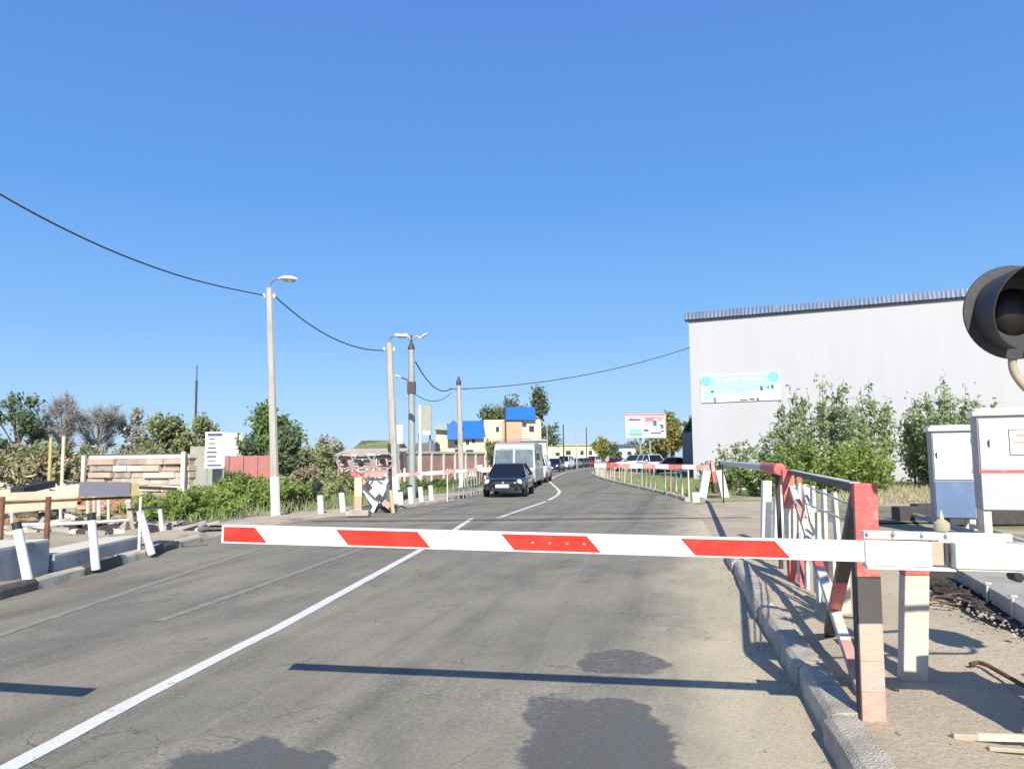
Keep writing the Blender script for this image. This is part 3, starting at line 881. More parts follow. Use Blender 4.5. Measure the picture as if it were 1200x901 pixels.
def scatter_blades(name, pts, hmin, hmax, wd, m, label, kind='stuff'):
    n = len(pts)
    P = np.asarray(pts)
    hh = rng.uniform(hmin, hmax, n)[:, None]
    an = rng.uniform(0, 2 * math.pi, n)
    s_ = np.stack([np.cos(an), np.sin(an), np.zeros(n)], axis=1) * wd
    ln = rng.normal(size=(n, 3)) * 0.35; ln[:, 2] = 1; ln /= np.linalg.norm(ln, axis=1)[:, None]
    V = np.stack([P - s_, P + s_, P + ln * hh + s_ * .35, P + ln * hh - s_ * .35], axis=1).reshape(-1, 3)
    return tag(np_obj(name, V, np.arange(4 * n).reshape(n, 4), m), label, None, None, kind)

# ------------------------------------------------------------------ NEAR BARRIER (boom across our lane)
bl, br = D(262, 625, 4.25), D(1011, 645.5, 3.72)
bu = (br - bl).normalized()
bn = bu.cross(Z).normalized()          # away/towards camera
if bn.y > 0: bn = -bn                  # bn points towards the camera
bup = bu.cross(bn).normalized()
if bup.z < 0: bup = -bup
def BP(px, off=0.0, up=0.0):
    """point on the boom axis at photo column px, offset towards the camera and up"""
    lo, hi = -1.0, 6.0
    for _ in range(40):
        m_ = (lo + hi) / 2
        if pxof(bl + bu * m_)[0] < px: lo = m_
        else: hi = m_
    return bl + bu * lo + bn * off + bup * up
AX = (bu, -bn, bup)
piv = BP(1285)
mroot = empty('crossing_barrier', (piv.x, piv.y, 0.1), 'red and white striped boom barrier lowered across the right lane', 'barrier', 'boom barriers of the level crossing')
# boom: striped bar with slanted stripes built as one mesh
hgt, thk = 0.098, 0.045
b = MB()
cuts = [(262, 300, 'r'), (300, 395, 'w'), (395, 490, 'r'), (490, 588, 'w'), (588, 688, 'r'), (688, 798, 'w'), (798, 908, 'r'), (908, 1016, 'w')]
def slab(b, p0, p1, s0, s1, hg, th, m):
    """bar piece, ends slanted: top edge shifted back by s0/s1"""
    b.use(m)
    vs = []
    for p, s_ in ((p0, s0), (p1, s1)):
        for (o, z, k) in ((th / 2, -hg / 2, 1), (-th / 2, -hg / 2, 1), (-th / 2, hg / 2, -1), (th / 2, hg / 2, -1)):
            vs.append(p + bn * o + bup * z + bu * (s_ * k))
    b.add(vs, [(3, 2, 1, 0), (4, 5, 6, 7), (0, 1, 5, 4), (1, 2, 6, 5), (2, 3, 7, 6), (3, 0, 4, 7)])
SL = 0.035
for i, (a, c, k) in enumerate(cuts):
    s0 = 0 if i == 0 else SL
    s1 = 0 if i == len(cuts) - 1 else SL
    slab(b, BP(a + (8 if i else 0)), BP(c + (8 if i < len(cuts) - 1 else 0)), s0, s1, hgt, thk, 'boomwhite')
boom = b.build('boom', mroot, bevel=0.003)
for i, (a, c, k) in enumerate(cuts):
    if k != 'r': continue
    e = MB()
    p0, p1 = BP(a + (8 if i else 3), thk / 2 + 0.0015), BP(c + 8, thk / 2 + 0.0015)
    slab(e, p0, p1, SL if i else 0, SL, hgt * 0.80, 0.002, 'red')
    if a == 588:
        e.use('pinkred')
        for q in range(4):
            e.box(BP(625 + q * 20, thk / 2 + 0.004, 0.0), (0.012, 0.002, 0.010), AX)
    e.build('reflective_stripe', boom)
# clamp plate, tie rail and bolts at the boom root
b = MB(); b.use('boomwhite')
b.box(BP(1050, 0.012, -0.004), ((BP(1088) - BP(1011)).length, 0.055, 0.115), AX)
b.beam(BP(1012, 0.01, -0.070), BP(1114, 0.01, -0.070), 0.11, 0.012)
b.build('clamp_plate', mroot, bevel=0.004)
b = MB(); b.use('boomwhite')
b.box((BP(1012) + BP(1186)) / 2 + bup * 0.078 - bn * 0.01, ((BP(1186) - BP(1012)).length, 0.05, 0.036), AX)
b.build('tie_rail', mroot, bevel=0.004)
for px in (1016, 1046, 1080, 1108):
    b = MB(); b.use('greybox' if px != 1046 else 'beige')
    b.lathe(BP(px, 0.020, 0.088), bn, [(0, 0.010), (0.012, 0.010), (0.018, 0.006)], 8)
    b.tube([BP(px, 0.018, 0.10), BP(px, 0.018, 0.062)], 0.005, 6)
    b.build('bolt', mroot)
b = MB(); b.use('beige')
b.box(BP(1100, -0.01, 0.0), (0.07, 0.05, 0.11), AX)
b.use('dkmetal'); b.box(BP(1107, 0.012, 0.0), (0.016, 0.03, 0.10), AX)
b.build('hinge_block', mroot, bevel=0.003)
b = MB(); b.use('greybox')
p0, p1 = BP(1112), BP(1560)
b.box((p0 + p1) / 2 + bn * 0.03 + bup * -0.002, ((p1 - p0).length, 0.10, 0.118), AX)
b.box((p0 + p1) / 2 + bn * 0.03 + bup * -0.066, ((p1 - p0).length - 0.02, 0.085, 0.012), AX)
b.build('arm_box', mroot, bevel=0.006)
b = MB(); b.use('boomwhite')
b.beam(BP(1100, -0.01, 0.060), BP(1178, -0.01, 0.056), 0.05, 0.02)
b.build('tie_strip', mroot)
b = MB(); b.use('black'); b.lathe(BP(1183, 0.03, -0.090), bn, [(-0.02, 0.022), (0.05, 0.022), (0.055, 0.015)], 14)
b.build('roller', mroot)
# knob on a spindle
b = MB(); b.use('insul')
kb = BP(1107, -0.02, 0.098)
b.lathe(kb, Z, [(0, 0.012), (0.004, 0.030), (0.022, 0.036), (0.040, 0.035), (0.052, 0.022), (0.058, 0.012), (0.075, 0.011), (0.085, 0.006), (0.10, 0.003)], 18)
b.build('knob', mroot, smooth=True)
# counterweight frame and drive cabinet, right of the frame of the photograph
pe = BP(1500)
b = MB(); b.use('greybox')
b.box((piv.x + 0.10, piv.y + 0.02, 0.56), (0.42, 0.36, 0.90))
b.box((piv.x + 0.10, piv.y + 0.02, 1.025), (0.48, 0.42, 0.04))
b.box((piv.x + 0.10, piv.y - 0.17, 0.62), (0.30, 0.012, 0.60))
b.build('drive_cabinet', mroot, bevel=0.01)
b = MB(); b.use('dkmetal')
b.box(pe + bn * 0.0 + bup * -0.02, (0.30, 0.24, 0.30), AX)
b.build('counterweight', mroot, bevel=0.01)
b = MB(); b.use('concrete'); b.box((piv.x + 0.10, piv.y + 0.02, 0.10), (0.62, 0.56, 0.16)); b.build('foundation', mroot, bevel=0.01)

# the barrier of the other lane: its tip shadow reaches the left of the picture
tip = Vector((-2.74, 3.70, 1.08)); lb_p = Vector((-7.3, 4.75, 1.05))
lroot = empty('crossing_barrier', (lb_p.x, lb_p.y, 0), 'striped boom barrier closing the left lane beside the camera', 'barrier', 'boom barriers of the level crossing')
bmb = MB()
n_ = 9
for k in range(n_):
    a_, c_ = lb_p.lerp(tip, k / n_), lb_p.lerp(tip, (k + 1) / n_)
    bmb.use('red' if (n_ - 1 - k) % 2 == 0 else 'boomwhite'); bmb.beam(a_, c_, 0.045, 0.1, sh=0.0)
bmb.build('boom', lroot)
bmb = MB(); bmb.use('greybox'); bmb.box((lb_p.x - 0.15, lb_p.y, 0.55), (0.42, 0.36, 0.95)); bmb.box((lb_p.x - 0.15, lb_p.y, 1.15), (0.5, 0.2, 0.2)); bmb.build('drive_cabinet', lroot, bevel=0.01)

# ------------------------------------------------------------------ ROAD SIGNAL at top right
dc = D(1187, 366, 3.2)
sx, sy = dc.x + 0.62, dc.y + 0.10
sroot = empty('crossing_signal', (sx, sy, 0.1), 'black round hooded crossing signal on a mast at the right edge', 'signal')
b = MB(); b.use('steel'); b.tube([(sx, sy, 0.0), (sx, sy, 2.9)], 0.055, 14); b.build('mast', sroot, smooth=True)
b = MB(); b.use('dkmetal'); b.tube([(sx - 0.66, sy + 0.06, dc.z + 0.0), (sx + 0.66, sy + 0.06, dc.z + 0.0)], 0.022, 8); b.build('cross_arm', sroot)
fd = Vector((-0.12, -1, -0.03)).normalized()        # lens faces the waiting traffic
for q, cx in enumerate((dc.x, sx + 0.62)):
    c0 = Vector((cx, dc.y, dc.z))
    hd = MB(); hd.use('visor')
    hd.lathe(c0, fd, [(-0.10, 0.05), (-0.09, 0.10), (-0.02, 0.12), (-0.005, 0.198), (0.0, 0.200), (0.006, 0.198), (0.0085, 0.15)], 48)
    head = hd.build('target_board', sroot, smooth=True)
    ln = MB(); ln.use('lens'); ln.lathe(c0 + fd * 0.008, fd, [(0, 0.10), (0.015, 0.09), (0.03, 0.05), (0.034, 0.0)], 32); ln.build('lens', head, smooth=True)
    # hood: open tube, longer on top, with thickness
    vz_ = MB(); vz_.use('visor')
    ref = (Z - fd * Z.dot(fd)).normalized(); sdv = fd.cross(ref)
    N = 40
    vs = []
    for k in range(N + 1):
        an = math.radians(-168 + 336 * k / N)
        rad = ref * math.cos(an) + sdv * math.sin(an)
        ln_ = 0.10 + 0.16 * max(0, math.cos(an / 1.75)) ** 1.2
        for (rr_, hh) in ((0.160, 0.0), (0.166, ln_), (0.161, ln_), (0.155, 0.0)):
            vs.append(c0 + rad * rr_ + fd * (hh + 0.004))
    fs = []
    for k in range(N):
        for i in range(4):
            fs.append((4 * k + i, 4 * k + (i + 1) % 4, 4 * k + 4 + (i + 1) % 4, 4 * k + 4 + i))
    fs += [(0, 3, 2, 1), (4 * N, 4 * N + 1, 4 * N + 2, 4 * N + 3)]
    vz_.add(vs, fs); vz_.build('hood', head, smooth=True)
    cd = MB(); cd.use('beige')
    sgn = 1 if q == 0 else -1
    cp = [c0 + Vector((0.0, 0.02, -0.17)), c0 + Vector((0.0, 0.03, -0.23)), c0 + Vector((0.015 * sgn, 0.03, -0.27)), c0 + Vector((0.05 * sgn, 0.03, -0.32)), c0 + Vector((0.11 * sgn, 0.04, -0.36)), Vector((sx - 0.05 * sgn, sy, c0.z - 0.42))]
    cd.tube(smooth_line(cp, 2), 0.017, 10); cd.build('conduit', sroot, smooth=True)
b = MB()
for k, s_ in enumerate((-1, 1)):
    for j in range(5):
        p0 = Vector((sx, sy - 0.07 - .012 * k, 2.72)) + Vector((s_, 0, 0.55)).normalized() * (-0.45 + 0.18 * j)
        p1 = p0 + Vector((s_, 0, 0.55)).normalized() * 0.18
        b.use('red' if j % 2 == 0 else 'boomwhite'); b.beam(p0, p1, 0.008, 0.09)
b.build('cross_board', sroot)

# ------------------------------------------------------------------ RIGHT-HAND RAILING beside the kerb
A = G(1023, 850, 0.1); Bq = G(931, 681, 0.1)
rdir = (Bq - A).normalized(); rs_ = Vector((rdir.y, -rdir.x, 0))
rr_root = empty('pedestrian_railing', A, 'red and white welded railing along the right kerb, running from the near red post', 'railing')
def lined(p, ang=0): return p
# near square post with worn paint bands, turned so that its left flank shows
def post(b, foot, h, w_, bands, yaw=0.0, lean=(0, 0)):
    u = Vector((math.cos(yaw), math.sin(yaw), 0)); v_ = Vector((-math.sin(yaw), math.cos(yaw), 0))
    z = 0.0
    ax = Vector((lean[0], lean[1], 1)).normalized()
    for hh, m in bands:
        b.use(m)
        c = foot + ax * ((z + hh / 2) * h)
        b.box(c, (w_, w_ * 0.8, hh * h), (u, v_, ax))
        z += hh
    return b
b = MB()
ftop = D(1012, 566, A.y)
hp = ftop.z - A.z
ln_x = (ftop.x - A.x) / hp
post(b, A + Z * -0.04, hp + 0.04, 0.115, [(0.17, 'pinkred'), (0.12, 'midpost'), (0.33, 'tanpost'), (0.38, 'fadered')], math.radians(-14), (ln_x, 0))
b.build('end_post', rr_root, bevel=0.004)
b = MB(); b.use('dkmetal')  # dark strip that puts the shade of the post's left face into colour
b.box(A + Vector((-0.066 + ln_x * .55, 0.00, 0.56)), (0.010, 0.05, 1.12), (Vector((1, 0, 0)), Vector((0, 1, 0)), Vector((ln_x, 0, 1)).normalized()))
b.build('flank_shade_strip', rr_root)
b = MB()
mt_ = D(928, 550, Bq.y)
post(b, Bq + Z * -0.04, mt_.z - Bq.z + .04, 0.125, [(0.22, 'fadered'), (0.44, 'dirtywhite'), (0.34, 'fadered')], math.radians(-10), (-0.02, 0))
b.build('middle_post', rr_root, bevel=0.004)
b = MB(); b.use('fadered')
mp2 = D(937, 560, Bq.y + 0.3); b.beam(G(941, 690, .1), mp2, 0.05, 0.05); b.use('dirtywhite'); b.beam(G(941, 690, .1).lerp(mp2, .25), G(941, 690, .1).lerp(mp2, .7), 0.054, 0.054)
b.build('brace', rr_root)
# top rail (dark angle iron)
tA, tB = D(1002, 571, A.y + 0.05), D(926, 553, Bq.y)
b = MB(); b.use('dkmetal'); b.beam(tA, tB, 0.04, 0.045); b.use('greybox'); b.beam(tA + Z * 0.025, tB + Z * 0.025, 0.05, 0.006); b.build('top_rail', rr_root)
for (y0, y1) in ((593, 569), (613, 590)):
    b = MB(); b.use('greybox'); b.tube([D(1000, y0, A.y + 0.2), D(945, y1, Bq.y - 1.0)], 0.008, 6); b.build('wire_rail', rr_root)
# diagonals
def striped(b, p, q, wd, ht, ms, up=Z):
    n = len(ms)
    for k, m in enumerate(ms):
        b.use(m); b.beam(p.lerp(q, k / n), p.lerp(q, (k + 1) / n), wd, ht, up)
dA = G(1012, 815, 0.12)
b = MB(); striped(b, D(928, 570, Bq.y), dA, 0.065, 0.06, ['dirtywhite', 'pinkred', 'dirtywhite', 'fadered', 'dirtywhite', 'dirtywhite', 'pinkred']); b.build('brace', rr_root)
b = MB(); striped(b, D(1006, 583, A.y + .06), G(972, 742, 0.12), 0.075, 0.07, ['dkmetal', 'dkmetal', 'fadered', 'dkmetal']); b.build('brace', rr_root)
b = MB(); striped(b, D(944, 571, 8.0), G(980, 726, 0.12), 0.065, 0.06, ['dirtywhite', 'dirtywhite', 'pinkred', 'dirtywhite']); b.build('brace', rr_root)
for (pt, pf, dd) in (((977, 577), (986, 690), 6.5), ((936, 566), (937, 682), 8.5), ((952, 569), (957, 694), 7.7), ((965, 573), (969, 700), 7.2), ((943, 567), (946, 690), 8.2), ((958, 600), (960, 705), 7.0)):
    b = MB(); striped(b, D(*pt, dd), D(*pf, dd), 0.065, 0.03, ['dirtywhite', 'dirtywhite', 'pinkred', 'dirtywhite']); b.build('picket', rr_root)
# stout cream post inside the railing
def simple_post(name, foot, top_, w_, bands, label, group=None, yaw=0.0, bev=0.008):
    h = top_.z - foot.z
    b = MB()
    lean = ((top_.x - foot.x) / h, (top_.y - foot.y) / h)
    post(b, foot - Z * 0.03, h + 0.03, w_, bands, yaw, lean)
    return tag(b.build(name, origin=foot, bevel=bev), label, 'post', group)
f = G(985, 720, 0.1); simple_post('painted_post', f, D(982, 640, f.y), 0.15, [(0.5, 'creampost'), (0.5, 'creampost')], 'stout cream post leaning behind the railing, just under the boom', 'painted posts by the railing')
f = G(1069, 797, 0.1); simple_post('painted_post', f, D(1071, 655, f.y), 0.145, [(0.88, 'creampost'), (0.12, 'fadered')], 'short whitewashed post with a red top, right of the near red post', 'painted posts by the railing', math.radians(-8))
f = G(897, 633, 0.05); simple_post('painted_post', f, D(898, 563, f.y), 0.15, [(1.0, 'white')], 'slim white post at the far end of the railing, left of its twin', 'painted posts by the railing')
f = G(911, 637, 0.05); simple_post('painted_post', f, D(913, 568, f.y), 0.14, [(0.85, 'white'), (0.15, 'pinkred')], 'slim white post with a reddish top between the twin and the railing', 'painted posts by the railing')

# long white pipe with a red end, along the footway towards the far barrier
pa, pb = D(914, 549.5, 9.3), D(846, 542, 25)
b = MB(); b.use('greybox'); b.tube([pa.lerp(pb, .0), pa.lerp(pb, .22)], 0.07, 12); 
b = MB()
b.use('fadered'); b.tube([pa, pa.lerp(pb, .12)], 0.072, 14)
b.use('greybox'); b.tube([pa.lerp(pb, .12), pb], 0.062, 14)
pr = empty('handrail_pipe', Vector((pb.x, pb.y, 0)), 'pale pipe handrail with a red end, behind the railing', 'handrail')
b.build('pipe', pr, smooth=True)
for t_ in (0.02, 0.985):
    b = MB(); b.use('dkmetal'); q = pa.lerp(pb, t_); b.tube([Vector((q.x, q.y, 0)), q - Z * 0.05], 0.03, 8); b.build('leg', pr)

# debris and service gear at the right edge
def pipe(name, pts, r, m, label, cat='pipe', group=None):
    b = MB(); b.use(m); b.tube(smooth_line(pts, 1), r, 10)
    return tag(b.build(name, origin=pts[0], smooth=True), label, cat, group)
pipe('rusty_pipe', [G(1137, 778, .14), G(1150, 775, .15), G(1180, 792, .14), G(1230, 820, .14)], 0.014, 'rust', 'thin rusty bar lying bent on the sand at the right edge', 'scrap', 'scrap bars on the sand')
b = MB(); q0, q1 = G(1116, 862, .14), G(1260, 866, .14)
striped(b, q0, q1, 0.035, 0.03, ['beige', 'cream', 'cream', 'dkmetal', 'beige'])
tag(b.build('scrap_bar', origin=q0, bevel=0.003), 'yellowish bar lying on the sand in the bottom right corner', 'scrap', 'scrap bars on the sand')
b = MB(); q0, q1 = G(1158, 876, .13), G(1250, 882, .13); b.use('beige'); b.beam(q0, q1, 0.03, 0.02)
tag(b.build('scrap_bar', origin=q0, bevel=0.003), 'shorter tan slat lying beneath the yellowish bar', 'scrap', 'scrap bars on the sand')
# dark ditch with a concrete slab beyond it
b = MB(); b.use(MCLINK)
dl = [G(1088, 668, VZ), G(1082, 690, VZ), G(1130, 712, VZ), G(1200, 748, VZ), G(1330, 800, VZ), G(1400, 790, VZ), G(1330, 740, VZ), G(1200, 700, VZ), G(1130, 665, VZ)]
pl = resample(smooth_line(dl + [dl[0]], 2), 90)[:-1]
rr = random.Random(9)
b.poly([Vector((p.x + rr.uniform(-.05, .05), p.y + rr.uniform(-.05, .05), 0.166)) for p in pl])
tag(b.build('ballast_spill'), 'dark clinker and stones spilled beside the concrete slab', None, None, 'stuff')
b = MB(); b.use('concrete')
s0 = G(1118, 664, 0.31); s1 = s0 + (G(1200, 712, 0.31) - s0) * 2.2
sd = (s1 - s0).normalized(); sn = Vector((-sd.y, sd.x, 0));
if sn.x < 0: sn = -sn
cc = (s0 + s1) / 2 + sn * 0.75
b.box(Vector((cc.x, cc.y, 0.24)), ((s1 - s0).length, 1.5, 0.14), (sd, sn, Z))
tag(b.build('concrete_slab', origin=(cc.x, cc.y, .17), bevel=0.012), 'raised grey concrete slab with a dark gap under it at the right edge', 'slab')
# small steel pegs holding the slab edge
for i, (px, y0, y1) in enumerate(((1157, 683, 713), (1187, 698, 732))):
    f = G(px, y1, 0.12); t_ = D(px, y0, f.y)
    pg = MB(); pg.use('greybox'); pg.tube([f, t_], 0.010, 8); pg.box(t_, (0.055, 0.04, 0.012))
    tag(pg.build('steel_peg', origin=f), ['small T-headed peg before the slab, nearer the posts', 'small T-headed peg before the slab, nearer the right edge'][i], 'peg', 'steel pegs by the slab')
# cable loops in the clinker
for i, (px, py) in enumerate(((1100, 703), (1118, 700))):
    c = G(px, py, 0.185); pts = [c + Vector((math.cos(a) * (0.15 + .02 * i), math.sin(a) * .12, 0.02 * math.sin(a * 2))) for a in np.linspace(0.4, 6.0, 18)]
    b = MB(); b.use('dkmetal' if i else 'rust'); b.tube(pts, 0.009, 6)
    tag(b.build('wire_loop', origin=c, smooth=True), ['loop of rusty wire left of its dark twin in the clinker', 'loop of dark wire right of its rusty twin in the clinker'][i], 'wire', 'wire loops in the clinker')
# stones scattered on the footway
def stones(n, fn, smin, smax, name, label, m='stone', zoff=0.0):
    r = random.Random(n)
    b = MB(); b.use(m)
    for k in range(n):
        c = fn(r); s_ = r.uniform(smin, smax) * (0.6 + 0.8 * r.random() ** 3)
        vs = []
        for d_ in ((1, 0, 0), (-1, 0, 0), (0, 1, 0), (0, -1, 0), (0, 0, 1), (0, 0, -1), (.7, .7, .5), (-.7, .6, .4)):
            vs.append(c + Vector(d_) * s_ * r.uniform(0.6, 1.1) * 0.5)
        b.add(vs, [(0, 6, 4), (6, 2, 4), (2, 7, 4), (7, 1, 4), (1, 3, 4), (3, 0, 4), (0, 2, 6), (2, 1, 7), (0, 5, 2), (2, 5, 1), (1, 5, 3), (3, 5, 0)])
    return tag(b.build(name), label, None, None, 'stuff')
def on_footway(r):
    y = r.uniform(1.5, 12.5); x = xat(Rs, y) + 0.25 + r.random() ** 1.2 * 7
    return Vector((x, y, vz(x, y) + 0.004))
stones(900, on_footway, 0.012, 0.035, 'pebbles', 'small pebbles strewn over the sandy footway', 'stone')
def by_ditch(r):
    t_ = r.random(); a = G(1085 + 135 * t_, 694 + 58 * t_, 0.15)
    return a + Vector((r.gauss(0, .10), r.gauss(0, .12), 0.02))
stones(130, by_ditch, 0.015, 0.045, 'rubble', 'grey rubble along the edge of the clinker', 'stone')
def in_ditch(r):
    t_ = r.random(); a = G(1095 + 150 * t_, 682 + 52 * t_, 0.16)
    return a + Vector((r.gauss(0, .12), r.gauss(0, .12), 0.02))
stones(420, in_ditch, 0.03, 0.08, 'clinker', 'dark clinker lumps beside the concrete slab', MCLINK)
def on_kerbside(r):
    y = r.uniform(2.5, 13); return Vector((xat(Rs, y) - r.random() ** 2 * 0.5, y, 0.004))
stones(420, on_kerbside, 0.008, 0.022, 'grit', 'grit gathered along the right kerb', 'stone')

# ------------------------------------------------------------------ RELAY CABINETS
def cabinet(px0, px1, ytop, ybot, d, label, big):
    c0, c1 = D(px0, ybot, d), D(px1, ybot, d)
    zt, zb = D(px0, ytop, d).z, c0.z
    W_ = c1.x - c0.x; dep = 0.70 if big else 0.60
    yaw = math.radians(-24 if big else -21)
    u = Vector((math.cos(yaw), math.sin(yaw), 0)); v_ = Vector((-math.sin(yaw), math.cos(yaw), 0))
    ctr = Vector((c0.x, d, 0)) + u * (W_ / 2) + v_ * (dep / 2)
    root = empty('relay_cabinet', (ctr.x, ctr.y, 0), label, 'cabinet', 'relay cabinets by the line')
    hh = zt - zb; zm = zb + hh * (0.40 if big else 0.43)
    ax = (u, v_, Z)
    b = MB(); b.use('cabgrey'); b.box(Vector((ctr.x, ctr.y, (zt + zb) / 2)), (W_, dep, hh), ax); b.build('body', root, bevel=0.01)
    b = MB(); b.use('cabwhite'); b.box(Vector((ctr.x, ctr.y, zt + 0.03)), (W_ + 0.10, dep + 0.10, 0.07), ax); b.box(Vector((ctr.x, ctr.y, zt + 0.085)), (W_ + 0.02, dep + 0.02, 0.04), ax); b.build('lid', root, bevel=0.01)
    fr = ctr - v_ * (dep / 2 + 0.012)
    b = MB(); b.use('cabwhite'); b.box(Vector((fr.x, fr.y, (zt + zm) / 2 - 0.02)), (W_ - 0.05, 0.022, zt - zm - 0.07), ax); dr = b.build('door', root, bevel=0.005)
    b = MB(); b.use('cabpale' if big else 'cabblue'); b.box(Vector((fr.x, fr.y, (zb + zm) / 2)), (W_ - 0.03, 0.022, zm - zb - 0.03), ax); lp = b.build('lower_panel', root, bevel=0.005)
    f2 = fr - v_ * 0.014
    b = MB(); b.use('dkmetal'); b.tube([f2 + u * (-W_ * .40) + Z * ((zt + zm) / 2 - .05), f2 + u * (-W_ * .40) - v_ * .03 + Z * ((zt + zm) / 2 + .06)], 0.012, 6); b.build('handle', dr)
    for zz in (0.2, 0.8):
        b = MB(); b.use('steel'); b.tube([f2 + u * (W_ * .47) + Z * (zm + (zt - zm) * zz - .05), f2 + u * (W_ * .47) + Z * (zm + (zt - zm) * zz + .05)], 0.014, 6); b.build('hinge', dr)
    if big:
        b = MB(); b.use('fadered'); b.box(Vector((fr.x, fr.y, zm + 0.012)) - v_ * 0.002, (W_ + .01, 0.024, 0.05), ax); b.build('red_band', root)
        # thin red-lined notice plate, its text too small to read
        b = MB(); b.use('plate'); zc = zm + (zt - zm) * 0.52
        b.box(f2 + u * (W_ * 0.02) + Z * zc, (0.66, 0.006, 0.36), ax)
        b.use('inkgrey')
        for a_, c_, s1_, s2_ in ((0, .185, .67, .012), (0, -.185, .67, .012), (.33, 0, .012, .37), (-.33, 0, .012, .37)):
            b.box(f2 + u * (W_ * 0.02 + a_) + Z * (zc + c_) - v_ * .004, (s1_, 0.004, s2_), ax)
        b.use('pinkred')
        for j, (wd_, ) in enumerate(((.46,), (.54,), (.34,))):
            b.box(f2 + u * (W_ * 0.02) + Z * (zc + .10 - .10 * j) - v_ * .004, (wd_, 0.004, 0.03), ax)
        b.build('notice_plate', dr)
        b = MB(); b.use('steel'); b.box(f2 + u * 0.1 + Z * (zt - 0.22), (0.10, 0.02, 0.03), ax); b.build('latch', dr)
    else:
        b = MB(); b.use('inkgrey'); b.lathe(f2 + Z * (zm + .10) + u * .03, -v_, [(0, .0), (0.001, .0)], 8)
    for a_ in (-1, 1):
        for c_ in (-1, 1):
            q = ctr + u * (a_ * (W_ / 2 - .07)) + v_ * (c_ * (dep / 2 - .07))
            b = MB(); b.use('dirtywhite'); b.box(Vector((q.x, q.y, zb / 2)), (0.10, 0.10, zb), ax); b.build('leg', root)
    return root
cabinet(1151, 1262, 487, 598, 11.6, 'tall white relay cabinet with a red band and notice plate, at the right edge', True)
cabinet(1097, 1139, 505, 607, 14.6, 'smaller relay cabinet, white above and blue below, left of the tall one', False)
# cable duct / pipes before the cabinets
pipe('cable_duct', [G(1058, 600, .12), G(1085, 607, .14), G(1130, 622, .2), G(1175, 634, .2), G(1215, 643, .2)], 0.05, 'concrete', 'long grey pipe lying on the ground before the cabinets', 'pipe')
pipe('cable_duct', [G(1140, 616, .25), G(1200, 634, .25), G(1260, 650, .25)], 0.03, 'dirtywhite', 'thinner white pipe crossing before the tall cabinet', 'pipe')
f = G(1159, 632, .1); b = MB(); b.use('dirtywhite'); b.tube([f, D(1157, 582, f.y)], 0.045, 10)
tag(b.build('marker_stake', origin=f, smooth=True), 'cream stake standing before the corner of the tall cabinet', 'stake')
# dark timber stack under the cabinets
for k, (px, py, L_, lb) in enumerate(((1105, 607, 1.6, 'dark old sleeper lying under the smaller cabinet'), (1180, 612, 2.0, 'dark old sleeper lying under the tall cabinet'), (1130, 603, 1.8, 'dark old sleeper lying between the two cabinets'))):
    p = G(px, py, 0.08); b = MB(); b.use('dkmetal'); b.box(p + Vector((0, .5, .08)), (L_, 0.4, 0.30))
    tag(b.build('sleeper', origin=(p.x, p.y, 0), bevel=0.01), lb, 'sleeper', 'sleepers under the cabinets')

# ------------------------------------------------------------------ BOLLARDS
BG = 'white bollards with black tops along the road'
def bollard(fx, fy, tx, ty, label, r=0.075, z=0.1, blk=0.12, proto=[None]):
    foot = G(fx, fy, z); top_ = D(tx, ty, foot.y)
    h = (top_ - foot).length
    root = empty('bollard', foot, label, 'bollard', BG)
    ax = (top_ - foot).normalized()
    b = MB(); b.use('white'); b.tube([foot - ax * 0.05, foot + ax * (h * (1 - blk))], [r, r * 0.93], 14); b.build('shaft', root, smooth=True)
    b = MB(); b.use('black'); b.tube([foot + ax * (h * (1 - blk)), foot + ax * h], [r * 0.95, r * 0.90], 14); b.build('top_band', root, smooth=True)
    return root
near_b = [(33, 681, 19, 612, 'leaning white bollard before the blue-grey block, leftmost along the near kerb'),
          (112, 663, 107, 602, 'upright white bollard at the middle of the long concrete block'),
          (177, 646, 162, 592, 'strongly leaning white bollard at the right end of the long concrete block'),
          (190, 621, 187, 593, 'thin pale bollard set back behind the leaning one')]
for i, (a, c, d_, e, l) in enumerate(near_b):
    bollard(a, c, d_, e, l, 0.058 if i < 3 else 0.042, 0.1, 0.12)
far_b = [(376, 602, 375, 577, 'white bollard beyond the tracks, next right of the tall concrete lamp pole'),
         (402, 600, 400, 574, 'white bollard beyond the tracks, just left of the cream pillar'),
         (470, 592, 469, 574, 'short white bollard right beside the leaning crossing signs'),
         (482, 590, 480, 568, 'white bollard beyond the tracks, second right of the crossing signs'),
         (494, 588, 492, 568, 'white bollard beyond the tracks, third right of the crossing signs'),
         (506, 587, 504, 566, 'white bollard beyond the tracks, nearest the steel frame')]
for a, c, d_, e, l in far_b:
    bollard(a, c, d_, e, l, 0.085, 0.04, 0.12)
f = G(420, 604, 0.03); b = MB(); post(b, f, 1.0, 0.20, [(0.22, 'pinkred'), (0.28, 'tanwall'), (0.5, 'creamwall')]); b.use('concrete'); b.box(f + Z * 0.07, (0.6, 0.4, 0.14))
tag(b.build('marker_pillar', origin=f, bevel=.01), 'cream pillar with a brick foot beside the leaning crossing signs', 'pillar')

